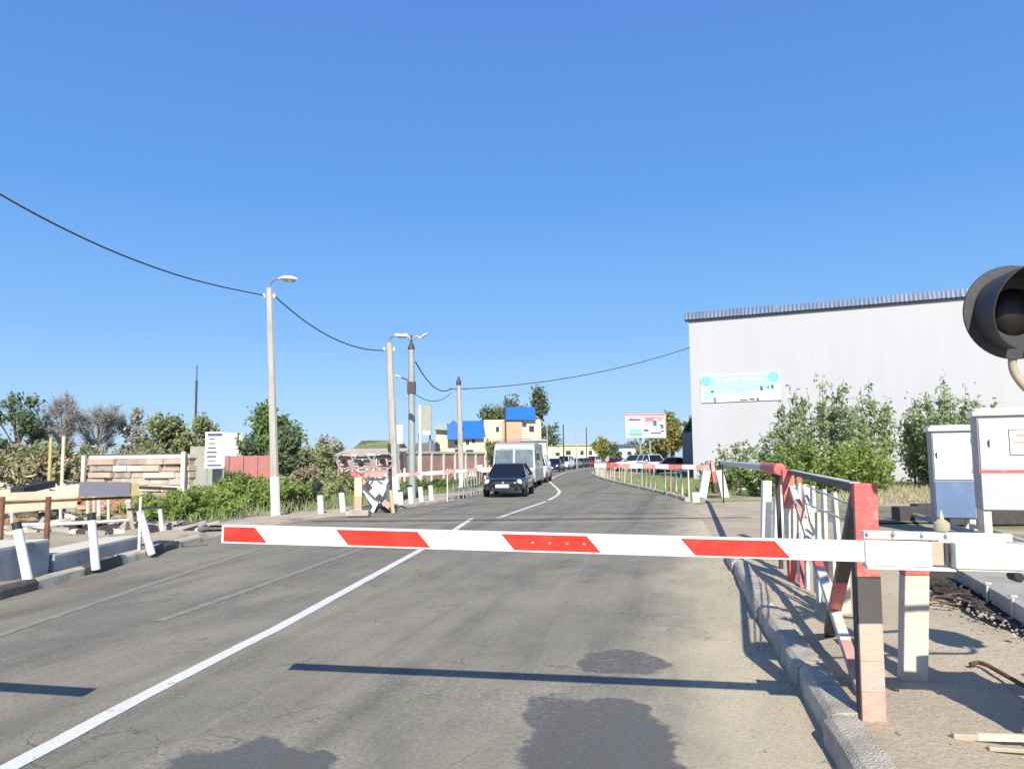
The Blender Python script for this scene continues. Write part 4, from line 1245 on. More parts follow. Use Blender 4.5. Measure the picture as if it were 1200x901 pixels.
# ------------------------------------------------------------------ LEFT YARD : blocks, rails, barrier
def block(x0, y0, x1, y1, hz, dp, m, label, zb=0.08):
    a, c = G(x0, y0, zb), G(x1, y1, zb)
    u = (c - a).normalized(); n = Vector((-u.y, u.x, 0))
    b = MB(); b.use(m); ctr = (a + c) / 2 + n * dp / 2
    b.box(Vector((ctr.x, ctr.y, zb + hz / 2)), ((c - a).length, dp, hz), (u, n, Z))
    b.use('slabcap'); b.box(Vector((ctr.x, ctr.y, zb + hz + 0.012)), ((c - a).length - .02, dp - .02, 0.024), (u, n, Z))
    return tag(b.build('concrete_block', origin=(ctr.x, ctr.y, zb), bevel=0.012), label, 'concrete block', 'concrete blocks beside the near left kerb')
block(-60, 702, 57, 672, 0.42, 0.6, 'bluecon', 'blue-grey concrete block with a hole, leftmost beside the kerb')
o_ = G(34, 652, .3)
block(63, 671, 166, 644, 0.21, 0.5, 'bluecon', 'long low concrete block behind the upright bollard')
# small dark lifting hole on the first block
# railing of horizontal beam on posts (pale with a red underside)
p0, p1 = D(-120, 588, 10.2), D(153, 578, 12.2)
rl = empty('beam_railing', Vector((p0.x, p0.y, 0)), 'cream beam with a red underside on dark posts, left behind the bollards', 'railing')
b = MB(); b.use('cream'); b.beam(p0, D(92, 578, 11.7), 0.10, 0.11); b.use('rust'); b.beam(p0 - Z * .078, p1 - Z * .06, 0.11, 0.035); b.build('beam', rl, bevel=.004)
b = MB(); b.use('plategrey'); b.beam(D(93, 573, 11.6), D(152, 573, 12.1), 0.05, 0.22); b.build('grey_plate', rl)
b = MB(); b.use('yellow'); b.beam(D(153, 573, 12.12), D(162, 573, 12.2), 0.06, 0.19); b.build('yellow_end', rl)
b = MB(); b.use('dkmetal'); b.beam(D(163, 571, 12.2), D(207, 573, 12.6), 0.05, 0.05); b.build('end_bar', rl)
for px, d_, r_ in ((57, 11.1, 0.038), (3, 10.8, 0.035), (165, 12.25, 0.022), (-90, 10.4, 0.05)):
    q = D(px, 582, d_); b = MB(); b.use('rust' if px < 100 else 'dirtywhite'); b.tube([Vector((q.x, q.y, 0.0)), q], r_, 8); b.build('leg', rl)
# thin white stakes of an old pipe fence behind
sroot2 = empty('stake_fence', G(120, 612, 0), 'row of thin pale stakes with a white lower rail behind the beam', 'fence')
for k, (px, yt, yb) in enumerate(((47, 585, 612), (60, 584, 612), (71, 583, 618), (103, 583, 610), (110, 581, 606), (116, 583, 612), (127, 583, 616), (152, 598, 618), (14, 600, 622), (163, 598, 616))):
    f = G(px, yb, 0); b = MB(); b.use('dirtywhite' if k % 3 else 'cream'); b.tube([f, D(px, yt, f.y)], 0.035 + 0.012 * (k % 2), 7); b.build('stake', sroot2)
b = MB(); b.use('white'); b.tube([D(25, 615, 15.6), D(110, 612, 16.2), D(153, 609, 16.8)], 0.035, 7); b.build('rail', sroot2)
b = MB(); b.use('dkmetal'); b.beam(D(150, 597, 16.2), D(198, 593, 17.0), 0.05, 0.05); b.build('dark_rail', sroot2)

# scrap heaps between the blocks and the tracks
def heap(px, py, rx, ry, h, m, label, seed, n=60, zb=0.0, name='scrap_heap', cat='scrap heap', bars=0.5):
    r = random.Random(seed); c = G(px, py, zb)
    root = MB()
    for k in range(n):
        a = r.uniform(0, 6.28); q = math.sqrt(r.random())
        p = c + Vector((math.cos(a) * q * rx, math.sin(a) * q * ry, r.random() * h * (1 - q * .8) + .03))
        root.use(r.choice(m))
        if r.random() < bars:
            d_ = Vector((r.uniform(-1, 1), r.uniform(-.6, .6), r.uniform(-.12, .2))).normalized(); L_ = r.uniform(.3, 1.2)
            root.beam(p - d_ * L_ / 2, p + d_ * L_ / 2, r.uniform(.04, .14), r.uniform(.03, .10))
        else:
            s_ = r.uniform(.1, .32); an = r.uniform(0, 3); u = Vector((math.cos(an), math.sin(an), r.uniform(-.2, .2))).normalized(); v_ = u.cross(Z).normalized(); w_ = v_.cross(u)
            root.box(p, (s_, s_ * r.uniform(.5, 1), s_ * r.uniform(.3, .8)), (u, v_, w_))
    return tag(root.build(name, origin=c), label, cat, 'heaps in the left yard')
heap(100, 624, 2.6, 0.8, 0.30, ['stone', 'slabcap', 'dkmetal', 'concrete'], 'heap of grey stone scrap and white slabs behind the long block', 1, 110)
heap(30, 612, 2.4, 1.2, 0.45, ['dkmetal', 'orange', 'stone', 'bark'], 'low mixed heap of rusty and dark scrap at the left edge', 2, 90)
heap(60, 600, 3.4, 1.0, 0.55, ['orange', 'orange', 'fadered', 'tanwall'], 'orange brown heap of rubble seen under the cream beam', 3, 110)
heap(165, 598, 2.4, 1.0, 0.35, ['orange', 'tanwall', 'stone'], 'small brown rubble heap under the dark end bar', 4, 60)
heap(90, 578, 4.0, 1.4, 0.9, ['stone', 'greypanel', 'slab', 'dkmetal', 'slabcap'], 'grey heap of concrete pieces just above the striped plate', 5, 120)
heap(20, 574, 5.0, 1.6, 0.85, ['slabcap', 'stone', 'dkmetal', 'creamwall'], 'pale heap of slabs near the left edge above the beam', 6, 110)
heap(50, 560, 6.0, 2.0, 1.0, ['stone', 'greypanel', 'pinkslab', 'dkmetal', 'slabcap', 'rust'], 'long grey heap of scrap before the olive scrub at far left', 7, 150)
heap(200, 566, 2.5, 1.0, 0.7, ['slab', 'greypanel', 'stone', 'dkmetal'], 'small heap of broken slabs below the right end of the slab stack', 8, 60)
heap(10, 590, 2.5, 0.9, 0.5, ['rust', 'dkmetal', 'stone', 'slabcap'], 'rusty tangle of bars behind the leftmost dark post', 9, 80, bars=.8)
# pale long beams stacked behind
for i, (xa, ya, xb, yb, d_, m_, lb) in enumerate(((-40, 583, 120, 571, 19, 'slabcap', 'long pale concrete beam lying across the yard, upper one'), (-40, 598, 88, 588, 16, 'cream', 'long cream beam lying low across the yard, lower one'),
                                                   (20, 575, 58, 567, 18, 'black', 'black upturned plank on the pale beam'))):
    b = MB(); b.use(m_); p, q = D(xa, ya, d_), D(xb, yb, d_ + 1.5); b.beam(p, q, 0.3, 0.24 if i < 2 else 0.16)
    o = tag(b.build('stacked_beam', origin=p, bevel=.01), lb, 'beam', 'beams lying in the left yard')
# low sheds and walls
def wallbox(name, xa, xb, ytop, d0, d1, thick, m, label, cat, zb=0.0, cap=None, group=None, panels=0, topd=0.0):
    a, c = D(xa, ytop, d0), D(xb, ytop + topd, d1)
    zt = (a.z + c.z) / 2
    a = Vector((a.x, a.y, zb)); c = Vector((c.x, c.y, zb))
    u = (c - a).normalized(); n = Vector((-u.y, u.x, 0))
    if n.y < 0: n = -n
    ctr = (a + c) / 2 + n * thick / 2
    L_ = (c - a).length
    root = empty(name, (ctr.x, ctr.y, zb), label, cat, group)
    b = MB(); b.use(m); b.box(Vector((ctr.x, ctr.y, (zt + zb) / 2)), (L_, thick, zt - zb), (u, n, Z))
    b.build('core' if name == 'slab_stack' else 'wall', root, bevel=0.01)
    if cap:
        b = MB(); b.use(cap); b.box(Vector((ctr.x, ctr.y, zt + 0.06)), (L_ + .14, thick + .14, 0.14), (u, n, Z)); b.build('coping', root)
    for k in range(panels + 1 if panels else 0):
        q = a + u * (L_ * k / panels) - n * 0.03
        b = MB(); b.use(cap or m); b.box(Vector((q.x, q.y, (zt + zb) / 2)), (0.16, 0.10, zt - zb + .05), (u, n, Z)); b.build('post', root)
    root['_u'] = list(u); root['_zt'] = zt
    return root, a, c, u, n, zt
r_, a, c, u, n, zt = wallbox('slab_stack', 107, 222, 537, 33, 31, 0.5, 'slab', 'stack of pinkish and pale concrete slabs laid in courses, left yard', 'slab stack', cap='slabcap')
rr = random.Random(4)
L_ = (c - a).length
zz = 0.02
for j in range(6):
    hh = (zt - 0.02) / 6
    x = rr.uniform(-.2, .1)
    while x < L_ - .3:
        w_ = min(rr.uniform(.7, 1.7), L_ + .1 - x)
        out = rr.uniform(.02, .28)
        b = MB(); b.use(rr.choice(['slab', 'slab', 'slab', 'slabcap', 'stone', 'pinkslab']))
        cc = a + u * (x + w_ / 2) - n * (out - .3) + Z * (zz + hh / 2)
        b.box(cc, (w_ - rr.uniform(.02, .10), .6, hh - rr.uniform(.02, .06)), (u, n, Z)); b.build('slab', r_, bevel=.012)
        x += w_
    zz += hh
b = MB(); b.use('slabcap'); q = a - n * .35; b.box(Vector((q.x, q.y, zt / 2 + .08)), (.14, .14, zt + .16)); b.build('post', r_); b = MB(); b.use('slabcap'); q = c - n * .3; b.box(Vector((q.x, q.y, zt / 2 + .12)), (.16, .14, zt + .26)); b.build('post', r_)
wallbox('panel_wall', 223, 262, 523, 31.2, 31.6, 0.15, 'greypanel', 'grey concrete panel standing beside the white notice board', 'wall')
wallbox('dark_roofed_shed', 105, 222, 531.5, 36, 35, 2.5, 'gate', 'dark low shed behind the slab wall', 'shed')
# notice board with blue lines of writing (too small to read)
q0 = D(241, 506, 30.6); q1 = D(263, 549, 30.6)
nb = empty('notice_board', Vector(((q0.x + q1.x) / 2, 30.6, 0)), 'tall white notice board with navy lines of writing, left of the red fence', 'notice board')
zc, zh = (q0.z + q1.z) / 2, q0.z - q1.z; xc, xw = (q0.x + q1.x) / 2, q1.x - q0.x
b = MB(); b.use('plate'); b.box((xc, 30.6, zc), (xw, 0.06, zh)); bd = b.build('board', nb, bevel=.01)
b = MB(); b.use('inkblue')
for k, (ww, hh) in enumerate(((.74, .13), (.3, .06), (.32, .06), (.42, .07), (.5, .08), (.48, .08), (.4, .04), (.7, .08))):
    b.box((xc - xw * (0.0 if k in (0, 7) else .14), 30.56, zc + zh * (.42 - .118 * k)), (xw * ww, 0.012, hh * .75))
b.build('lettering', bd)
for s_ in (-1, 1):
    b = MB(); b.use('steel'); b.tube([(xc + s_ * xw * .42, 30.66, 0), (xc + s_ * xw * .42, 30.66, q0.z)], 0.035, 8); b.build('leg', nb)
r_, a, c, u, n, zt = wallbox('red_fence', 266, 316, 534, 37, 38, 0.05, 'redfence', 'faded red sheet fence behind the tall concrete lamp pole', 'fence', panels=3)
wallbox('white_building', 262, 284, 507, 120, 121, 8, 'whitewall', 'far white building peeping out beside the notice board', 'building')
# yellowish poles in the yard
for px, yt, yb, d_, lb in ((60, 513, 545, 40, 'pale yellow pole in the scrub, left of its neighbour'), (75, 511, 541, 42, 'pale yellow pole in the scrub, right of its neighbour')):
    q = D(px, yt, d_); b = MB(); b.use('yellow' if px == 60 else 'cream'); b.tube([(q.x, q.y, 0), q], 0.09, 8)
    tag(b.build('yard_pole', origin=(q.x, q.y, 0), smooth=True), lb, 'pole', 'poles in the left yard')
q = D(231, 428, 140); b = MB(); b.use('dkmetal'); b.tube([(q.x, q.y, 0), (q.x, q.y, q.z * .85)], 0.22, 6); b.tube([(q.x, q.y, q.z * .85), q], 0.10, 6)
tag(b.build('radio_mast', origin=(q.x, q.y, 0)), 'thin dark radio mast above the olive trees', 'mast')

# ------------------------------------------------------------------ STREET LAMPS AND POLES
def lamp_head(b_root, p, d_, s_, length=0.62):
    d_ = Vector(d_).normalized(); sd = d_.cross(Z).normalized(); up = sd.cross(d_)
    b = MB(); b.use('lamp')
    prof = [(0, .035, .04), (0.12, .06, .06), (0.3, .13, .085), (0.6, .15, .09), (0.85, .11, .06), (1.0, .03, .03)]
    vs, fs = [], []
    N = 12
    for (t_, w_, h_) in prof:
        for k in range(N):
            an = 2 * math.pi * k / N
            zz = math.sin(an); zz = zz if zz > 0 else zz * 0.55
            vs.append(p + d_ * (t_ * length * s_) + sd * (math.cos(an) * w_ * s_) + up * (zz * h_ * s_))
    for i in range(len(prof) - 1):
        for k in range(N):
            fs.append((i * N + k, i * N + (k + 1) % N, (i + 1) * N + (k + 1) % N, (i + 1) * N + k))
    fs += [tuple(reversed(range(N))), tuple((len(prof) - 1) * N + k for k in range(N))]
    b.add(vs, fs); hd = b.build('lamp_head', b_root, smooth=True)
    b = MB(); b.use('lampglass'); b.box(p + d_ * (0.58 * length * s_) - up * (0.055 * s_), (0.30 * s_, 0.16 * s_, 0.03 * s_), (d_, sd, up)); b.build('lamp_glass', hd, bevel=.008)
def concrete_lamp(bx, by, tx, ty, lx, ly, lx2, label, wb, wt, zb=0.0):
    foot = G(bx, by, zb); top_ = D(tx, ty, foot.y)
    root = empty('street_lamp', foot, label, 'street lamp', 'lamp poles along the left of the road')
    b = MB(); b.use('poleconc'); b.tube([foot - Z * .1, foot.lerp(top_, .5), top_], [wb, (wb + wt) / 2, wt], 8); b.build('pole', root, smooth=True)
    b = MB(); b.use('white'); p = foot.lerp(top_, 0.0); b.tube([p, foot.lerp(top_, .17)], [wb * 1.04, wb * 1.0], 8, False); b.build('whitewash', root, smooth=True)
    lp0, lp1 = D(lx, ly, foot.y - 0.3), D(lx2, ly, foot.y - 0.6)
    b = MB(); b.use('steel'); b.tube(smooth_line([top_ - Z * .25, top_ + Z * 0.12, lp0.lerp(top_, .5) + Z * .12, lp0], 2), 0.03, 8); b.build('arm', root, smooth=True)
    dd = (lp1 - lp0); s_ = dd.length / 0.62
    lamp_head(root, lp0, dd, s_)
    for s2 in (-1, 1):
        b = MB(); b.use('bannerwhite'); q = top_ - Z * 0.22 + Vector((s2 * (wt + .06), 0, 0)); b.lathe(q, Z, [(-.05, .03), (0, .045), (.05, .03), (.08, .015)], 10); b.build('insulator', root, smooth=True)
    return root, foot, top_
_, f1, t1 = concrete_lamp(323, 605, 315.5, 338, 327, 327, 348, 'nearest concrete lamp pole, tall, rising left of the road', 0.125, 0.085)
_, f2, t2 = concrete_lamp(464, 591, 456, 402, 463, 394, 477, 'second concrete lamp pole, behind the leaning crossing signs', 0.15, 0.11)
# steel two-armed lamp
foot = G(483, 585, 0); top_ = D(482, 408, foot.y)
r3 = empty('street_lamp', foot, 'grey green steel lamp post with two branching arms and a low side lamp', 'street lamp', 'lamp poles along the left of the road')
b = MB(); b.use('polegreen'); b.tube([foot, foot.lerp(top_, .5), foot.lerp(top_, .85), top_], [0.14, 0.13, 0.125, .12], 10); b.build('pole', r3, smooth=True)
b = MB(); b.use('dkmetal'); b.lathe(top_, Z, [(-.05, .135), (0.02, .135), (.22, .05), (.5, .035)], 12); b.build('cap', r3, smooth=True)
for (x1, y1, x2, y2) in ((472, 393, 463, 392), (492, 397, 500, 391)):
    e0 = D(x1, y1, foot.y); e1 = D(x2, y2, foot.y)
    b = MB(); b.use('steel'); b.tube(smooth_line([top_ + Z * .3, top_.lerp(e0, .6) + Z * .28, e0], 2), 0.035, 8); b.build('arm', r3, smooth=True)
    lamp_head(r3, e0, e1 - e0, (e1 - e0).length / .55)
e0, e1 = D(470, 442, foot.y), D(464, 440.5, foot.y); sp = foot.lerp(top_, (585 - 448) / (585 - 408.))
b = MB(); b.use('dkmetal'); b.tube([sp, e0], 0.03, 6); b.build('low_arm', r3); lamp_head(r3, e0, e1 - e0, (e1 - e0).length / .45)
b = MB(); b.use('dkmetal'); q = foot.lerp(top_, (585 - 455) / 177.); b.box(q, (.30, .30, .45)); b.build('box', r3)
# wooden pole
foot = G(541, 572, 0); top4 = D(537.5, 450, foot.y)
b = MB(); b.use('poleconc'); b.tube([foot, top4], [.17, .11], 8); pw = empty('utility_pole', foot, 'plain concrete pole with a dark pointed top, before the blue roofed house', 'utility pole'); b.build('pole', pw, smooth=True)
b = MB(); b.use('dkmetal'); b.lathe(top4, Z, [(-.05, .13), (0.1, .13), (.40, .03)], 10); b.beam(top4 + Vector((-.5, 0, -.25)), top4 + Vector((.5, 0, -.25)), .06, .06); b.build('top_fitting', pw)
b = MB(); b.use('white'); b.tube([foot, foot.lerp(top4, .14)], [.185, .18], 8, False); b.build('whitewash', pw)
# far thin poles
for i, (px, yt, yb, d_, lb) in enumerate(((660, 497, 546, 95, 'thin far pole above the yellow building, leftmost'), (675, 492, 546, 110, 'thin far pole above the yellow building, tallest one in the middle'),
                                          (687, 500, 546, 120, 'thin far pole above the yellow building, rightmost'), (641, 500, 560, 62, 'thin pale pole right of the blue roofed houses'),
                                          (592, 463, 545, 80, 'slender pale lamp mast before the second blue roof'))):
    q = D(px, yt, d_); b = MB(); b.use('poleconc' if i % 2 else 'dkmetal'); r0 = .11 if d_ > 70 else .07
    b.tube([(q.x, q.y, 0), q], [r0, r0 * .6], 6)
    if i in (3, 4): b.use('steel'); b.tube([q, q + Vector((-.9, 0, .9))], .05, 6)
    tag(b.build('utility_pole', origin=(q.x, q.y, 0)), lb, 'utility pole', 'far thin poles')
# cables
def cable(name, p, q, sag, r, label, n=28):
    pts = [p.lerp(q, t_) - Z * (sag * 4 * t_ * (1 - t_)) for t_ in np.linspace(0, 1, n)]
    b = MB(); b.use('wire'); b.tube(pts, r, 5)
    return tag(b.build(name, origin=p), label, 'cable', 'overhead cables')
w0 = D(-40, 205, 11.8)
far0 = w0 + (w0 - t1) * 1.1
c1_ = t1 - Z * .2 + Vector((-.14, 0, 0))
pp = [far0, w0, D(60, 262, 13.0), D(150, 303, 15.2), D(230, 330, 17.6), c1_]
b = MB(); b.use('wire'); b.tube(smooth_line(pp, 2), .016, 6); tag(b.build('overhead_cable', origin=far0), 'dark cable sagging from the upper left to the nearest lamp pole', 'cable', 'overhead cables')
# pole that carries the near end of the cable, left behind the camera
b = MB(); b.use('poleconc'); b.tube([(far0.x, far0.y, -.1), (far0.x, far0.y, far0.z + .3)], [.13, .09], 8)
tag(b.build('utility_pole', origin=(far0.x, far0.y, 0), smooth=True), 'concrete pole carrying the cable, outside the left of the photo', 'utility pole')
cable('overhead_cable', t1 - Z * .2 + Vector((.14, 0, 0)), t2 - Z * .25 + Vector((-.15, 0, 0)), .42, .019, 'dark cable hanging between the two concrete lamp poles')
cable('overhead_cable', D(487, 424, 30), top4 - Z * .25 + Vector((-.4, 0, 0)), .5, .025, 'thin cable from the steel lamp post to the concrete pole')
cable('overhead_cable', D(487, 462, 30), top4 - Z * .45 + Vector((-.4, 0, 0)), .35, .016, 'lower thin cable reaching the concrete pole before the blue house')

# ------------------------------------------------------------------ WAREHOUSE
W1 = Vector((10.75, 46, 0)); W2 = Vector((54.0, 26.3, 0))
wu = (W2 - W1).normalized(); wn_ = Vector((-wu.y, wu.x, 0))
if wn_.y > 0: wn_ = -wn_
WH = D(812, 374, 46).z
def WP(px, py, off=0.0):
    r = ray(px, py); o = Vector((0, 0, H)); p0 = W1 + wn_ * off
    t_ = (p0 - o).dot(wn_) / r.dot(wn_)
    return o + r * t_
wr = empty('warehouse', W1, 'huge windowless pale grey warehouse with a blue-grey roof edge, on the right', 'warehouse')
b = MB(); b.use('wall')
back = -wn_ * 26
vs = [W1 - Z * .1, W2 - Z * .1, W2 + back - Z * .1, W1 + back - Z * .1]
b.add([*vs, *[v + Z * (WH + .1) for v in vs]], [(0, 1, 5, 4), (1, 2, 6, 5), (2, 3, 7, 6), (3, 0, 4, 7), (4, 5, 6, 7)])
wl = b.build('wall', wr)
L_ = (W2 - W1).length
# roof edge: corrugated fascia overhanging the wall, uneven sheets
b = MB(); b.use('roofblue')
N = 720; rr = random.Random(2)
vs, fs = [], []
jag = 0
for k in range(N + 1):
    if k % 40 == 0: jag = rr.uniform(-.05, .05)
    s_ = k / N * (L_ + .4) - .2
    wv = 0.010 * math.sin(k * 1.9)
    p = W1 + wu * s_ + wn_ * (0.24 + wv)
    pt = W1 + wu * s_ + wn_ * (0.10 + wv * .6)
    vs += [p + Z * (WH - .06 + .012 * math.sin(k * 1.7)), pt + Z * (WH + .36 + jag * .7), W1 + wu * s_ - wn_ * 13 + Z * (WH + 1.2), W1 + wu * s_ + wn_ * 0.02 + Z * (WH - .13)]
for k in range(N):
    for i in (0, 1): fs.append((4 * k + i, 4 * k + 4 + i, 4 * k + 5 + i, 4 * k + 1 + i))
    fs.append((4 * k, 4 * k + 3, 4 * k + 7, 4 * k + 4))
b.add(vs, fs)
q = [W1 - wu * .4 - wn_ * 13 + Z * (WH + 1.2), W2 + wu * .4 - wn_ * 13 + Z * (WH + 1.2), W2 + wu * .4 - wn_ * 26.4 + Z * (WH + .3), W1 - wu * .4 - wn_ * 26.4 + Z * (WH + .3)]
b.poly(q)
b.build('roof', wr, smooth=False)
b = MB(); b.use('gate'); b.box((W1 + W2) / 2 + wn_ * 0.06 + Z * (WH - .09), (L_ + .4, .12, .14), (wu, wn_, Z)); b.build('gutter', wr)
# banner: pale sheet, teal corners; the words are too washed out to read
a0, a1 = WP(821, 441, .05), WP(913, 435, .05); b0 = WP(823, 472, .05)
hb = a0.z - b0.z; bw = (a1 - a0).length; bc = (a0 + a1) / 2; bc.z = a0.z - hb / 2
ban = empty('wall_banner', Vector((bc.x, bc.y, bc.z - hb / 2)), 'washed-out white and teal banner on the warehouse wall', 'banner')
ax = (wu, wn_, Z)
b = MB(); b.use('bannerwhite'); b.box(bc, (bw, .05, hb), ax); sh = b.build('sheet', ban)
b = MB()
def bb(x, z, w_, h_, m, off=.03, dst=None):
    (dst or b).use(m); (dst or b).box(bc + wu * (x * bw / 2) + Z * (z * hb / 2) + wn_ * off, (w_ * bw, .012, h_ * hb), ax)
bb(0.0, .60, .97, .36, 'paleteal'); bb(0.03, -.02, .86, .22, 'paleteal', .032); bb(-.8, -.5, .14, .3, 'paleteal', .031)
b.build('printed_band', sh)
for x, z in ((-.86, .62), (.86, .70)):
    b = MB(); b.use('teal'); b.lathe(bc + wu * (x * bw / 2) + Z * (z * hb / 2) + wn_ * .04, wn_, [(0, .30), (.012, .30)], 10); b.build('corner_flower', sh)
b = MB(); rr = random.Random(8)
x = -.60
while x < .64:
    w_ = rr.uniform(.02, .045)
    if rr.random() < .85: bb(x, .62, w_ * .8, rr.uniform(.10, .16), 'bannerwhite', .042)
    x += w_ * 2 + .02
x = -.72
while x < .5:
    w_ = rr.uniform(.03, .10); bb(x, -.28, w_ * .8, .05, 'paleteal', .042); x += w_ * 2 + .03
o = b.build('worn_lettering', sh); o['kind'] = 'stuff'
b = MB()
for x, z, w_, h_ in ((.55, -.1, .03, .16), (.82, -.02, .03, .12), (.72, -.05, .02, .07), (-.64, -.80, .02, .18), (.45, -.88, .03, .08), (-.7, -.2, .04, .07), (.1, -.9, .1, .04), (.3, -.86, .06, .06)):
    bb(x, z, w_, h_, 'inkgrey', .044)
o = b.build('printed_figures', sh); o['kind'] = 'stuff'
cable('overhead_cable', top4 + Vector((.45, 0, -.25)), WP(809, 407, .2), .45, .022, 'long thin cable from the concrete pole to the warehouse corner', 40)
b = MB(); b.use('wire'); b.tube(smooth_line([WP(885, 436, .1), D(1000, 440, 30), D(1100, 400, 22)], 1), .01, 4)

# grey gate/shed left of the warehouse
wallbox('sheet_gate', 799, 822, 506, 62, 58, .3, 'gate', 'dark grey sheet gate left of the warehouse corner', 'gate', group=None)

# ------------------------------------------------------------------ HOUSES, SHOPS, BILLBOARDS beyond
def house(name, xa, xb, ytop, d_, dep, wall, roof, label, roofh=0.0, gable=None, wins=(), cat='house', yaw=0.0, zb=0.0, roofx=None):
    a, c = D(xa, ytop, d_), D(xb, ytop, d_)
    W_ = c.x - a.x; zt = a.z
    root = empty(name, ((a.x + c.x) / 2, d_ + dep / 2, zb), label, cat)
    b = MB(); b.use(wall); b.box(((a.x + c.x) / 2, d_ + dep / 2, (zt + zb) / 2), (W_, dep, zt - zb)); b.build('wall', root)
    if roof:
        b = MB(); b.use(roof)
        x0, x1 = (a.x - .25, c.x + .25) if roofx is None else (D(roofx[0], ytop, d_).x, D(roofx[1], ytop, d_).x)
        y0, y1 = d_ - .4, d_ + dep + .4; ym = (y0 + y1) / 2
        zz = zt + .02
        vs = [(x0, y0, zz), (x1, y0, zz), (x1, y1, zz), (x0, y1, zz), (x0 + .2, ym, zz + roofh), (x1 - .2, ym, zz + roofh)]
        b.add(vs, [(0, 1, 5, 4), (2, 3, 4, 5), (1, 2, 5), (3, 0, 4), (3, 2, 1, 0)])
        b.build('roof', root)
    for i, (wx0, wy0, wx1, wy1) in enumerate(wins):
        p, q = D(wx0, wy0, d_), D(wx1, wy1, d_)
        b = MB(); b.use('whitewall'); b.box(((p.x + q.x) / 2, d_ - .02, (p.z + q.z) / 2), (abs(q.x - p.x) + .12, .08, abs(q.z - p.z) + .12)); fr = b.build('window', root)
        b = MB(); b.use('window'); b.box(((p.x + q.x) / 2, d_ - .065, (p.z + q.z) / 2), (abs(q.x - p.x), .03, abs(q.z - p.z))); b.build('pane', fr)
    return root
h1 = house('blue_roofed_house', 511, 570, 513, 92, 9, 'creamwall', None, 'cream house with bright blue gabled roofs, behind the concrete pole', wins=((533, 516, 538, 521), (533, 526, 538, 531), (546, 516, 550, 521), (553, 515, 557, 519), (546, 527, 555, 532)))
# roof: steep sheet face on the right, gable on the left
b = MB(); b.use('bluesheet')
def roofpoly(pts, d_, thick=1.2):
    f_ = [D(x, y, d_) for x, y in pts]; k_ = [p + Vector((0, thick, 0)) for p in f_]
    n = len(f_); b.add(f_ + k_, [tuple(reversed(range(n))), tuple(range(n, 2 * n))] + [(i, (i + 1) % n, n + (i + 1) % n, n + i) for i in range(n)])
def slope_roof(px0, px1, ye, yr, d_, dd):
    e0, e1 = D(px0, ye, d_), D(px1, ye, d_); r0, r1 = D(px0 + 1, yr, d_ + dd), D(px1 - 1, yr, d_ + dd)
    bk0, bk1 = e0 + Vector((0, dd * 2, 0)), e1 + Vector((0, dd * 2, 0))
    b.add([e0, e1, r1, r0, bk0, bk1], [(0, 1, 2, 3), (5, 4, 3, 2), (1, 5, 2), (4, 0, 3), (4, 5, 1, 0)])
slope_roof(541, 567, 514, 493, 91.4, 4.5); b.build('roof', h1)
b = MB(); b.use('bluesheet'); roofpoly([(524, 515), (524, 500), (531, 492), (541, 499), (541, 515)], 90.6, 5.0); b.build('gable_front', h1)
b = MB(); b.use('polegreen'); roofpoly([(508, 503), (514, 497), (524, 496), (524, 504)], 91.0, 6.0); b.build('side_roof', h1)
b = MB(); b.use('creamwall'); q0, q1 = D(511, 503, 91.8), D(524, 550, 91.8); b.box(((q0.x + q1.x) / 2, 93, q0.z / 2), (q1.x - q0.x, 2.4, q0.z)); b.build('side_wing', h1)
h2 = house('blue_roofed_building', 567, 634, 492, 118, 10, 'creamwall', None, 'taller cream and brown building with a blue roof, behind the bus', cat='building',
           wins=((590, 494, 595, 500), (603, 494, 608, 512), (597, 504, 600, 512), (612, 496, 617, 500), (620, 499, 626, 506), (581, 500, 585, 506)))
b = MB(); b.use('bluesheet'); slope_roof(591, 628, 492, 477, 117.2, 4.0); b.build('roof', h2)
b = MB(); b.use('tanwall'); q0, q1 = D(588, 493, 117.6), D(612, 522, 117.6); b.box(((q0.x + q1.x) / 2, 117.75, (q0.z + q1.z) / 2), (q1.x - q0.x, .3, q0.z - q1.z)); b.build('brown_bay', h2)
b = MB(); b.use('pinkwall'); q0, q1 = D(586, 514, 117), D(624, 518, 117); b.box(((q0.x + q1.x) / 2, 117.2, (q0.z + q1.z) / 2), (q1.x - q0.x, 1.0, q0.z - q1.z)); b.build('canopy', h2)
house('white_shop', 612, 640, 517, 100, 7, 'whitewall', 'slabcap', 'narrow white shop rising behind the white van', .3, cat='shop')
house('yellow_building', 636, 704, 522.5, 190, 12, 'yellowwall', 'yellowwall', 'long pale yellow building at the end of the road', .4, cat='building', wins=((663, 528, 669, 533), (651, 530, 656, 534), (680, 528, 684, 533), (690, 528, 694, 533)))
house('white_building', 719, 758, 524, 150, 10, 'whitewall', 'gate', 'low white building right of the round yellow tree', .6, cat='building', wins=((724, 529, 729, 533), (735, 529, 740, 533)))
house('cream_kiosk', 703, 713, 531, 140, 4, 'creamwall', 'slabcap', 'small cream kiosk before the round yellow tree', .2, cat='kiosk')
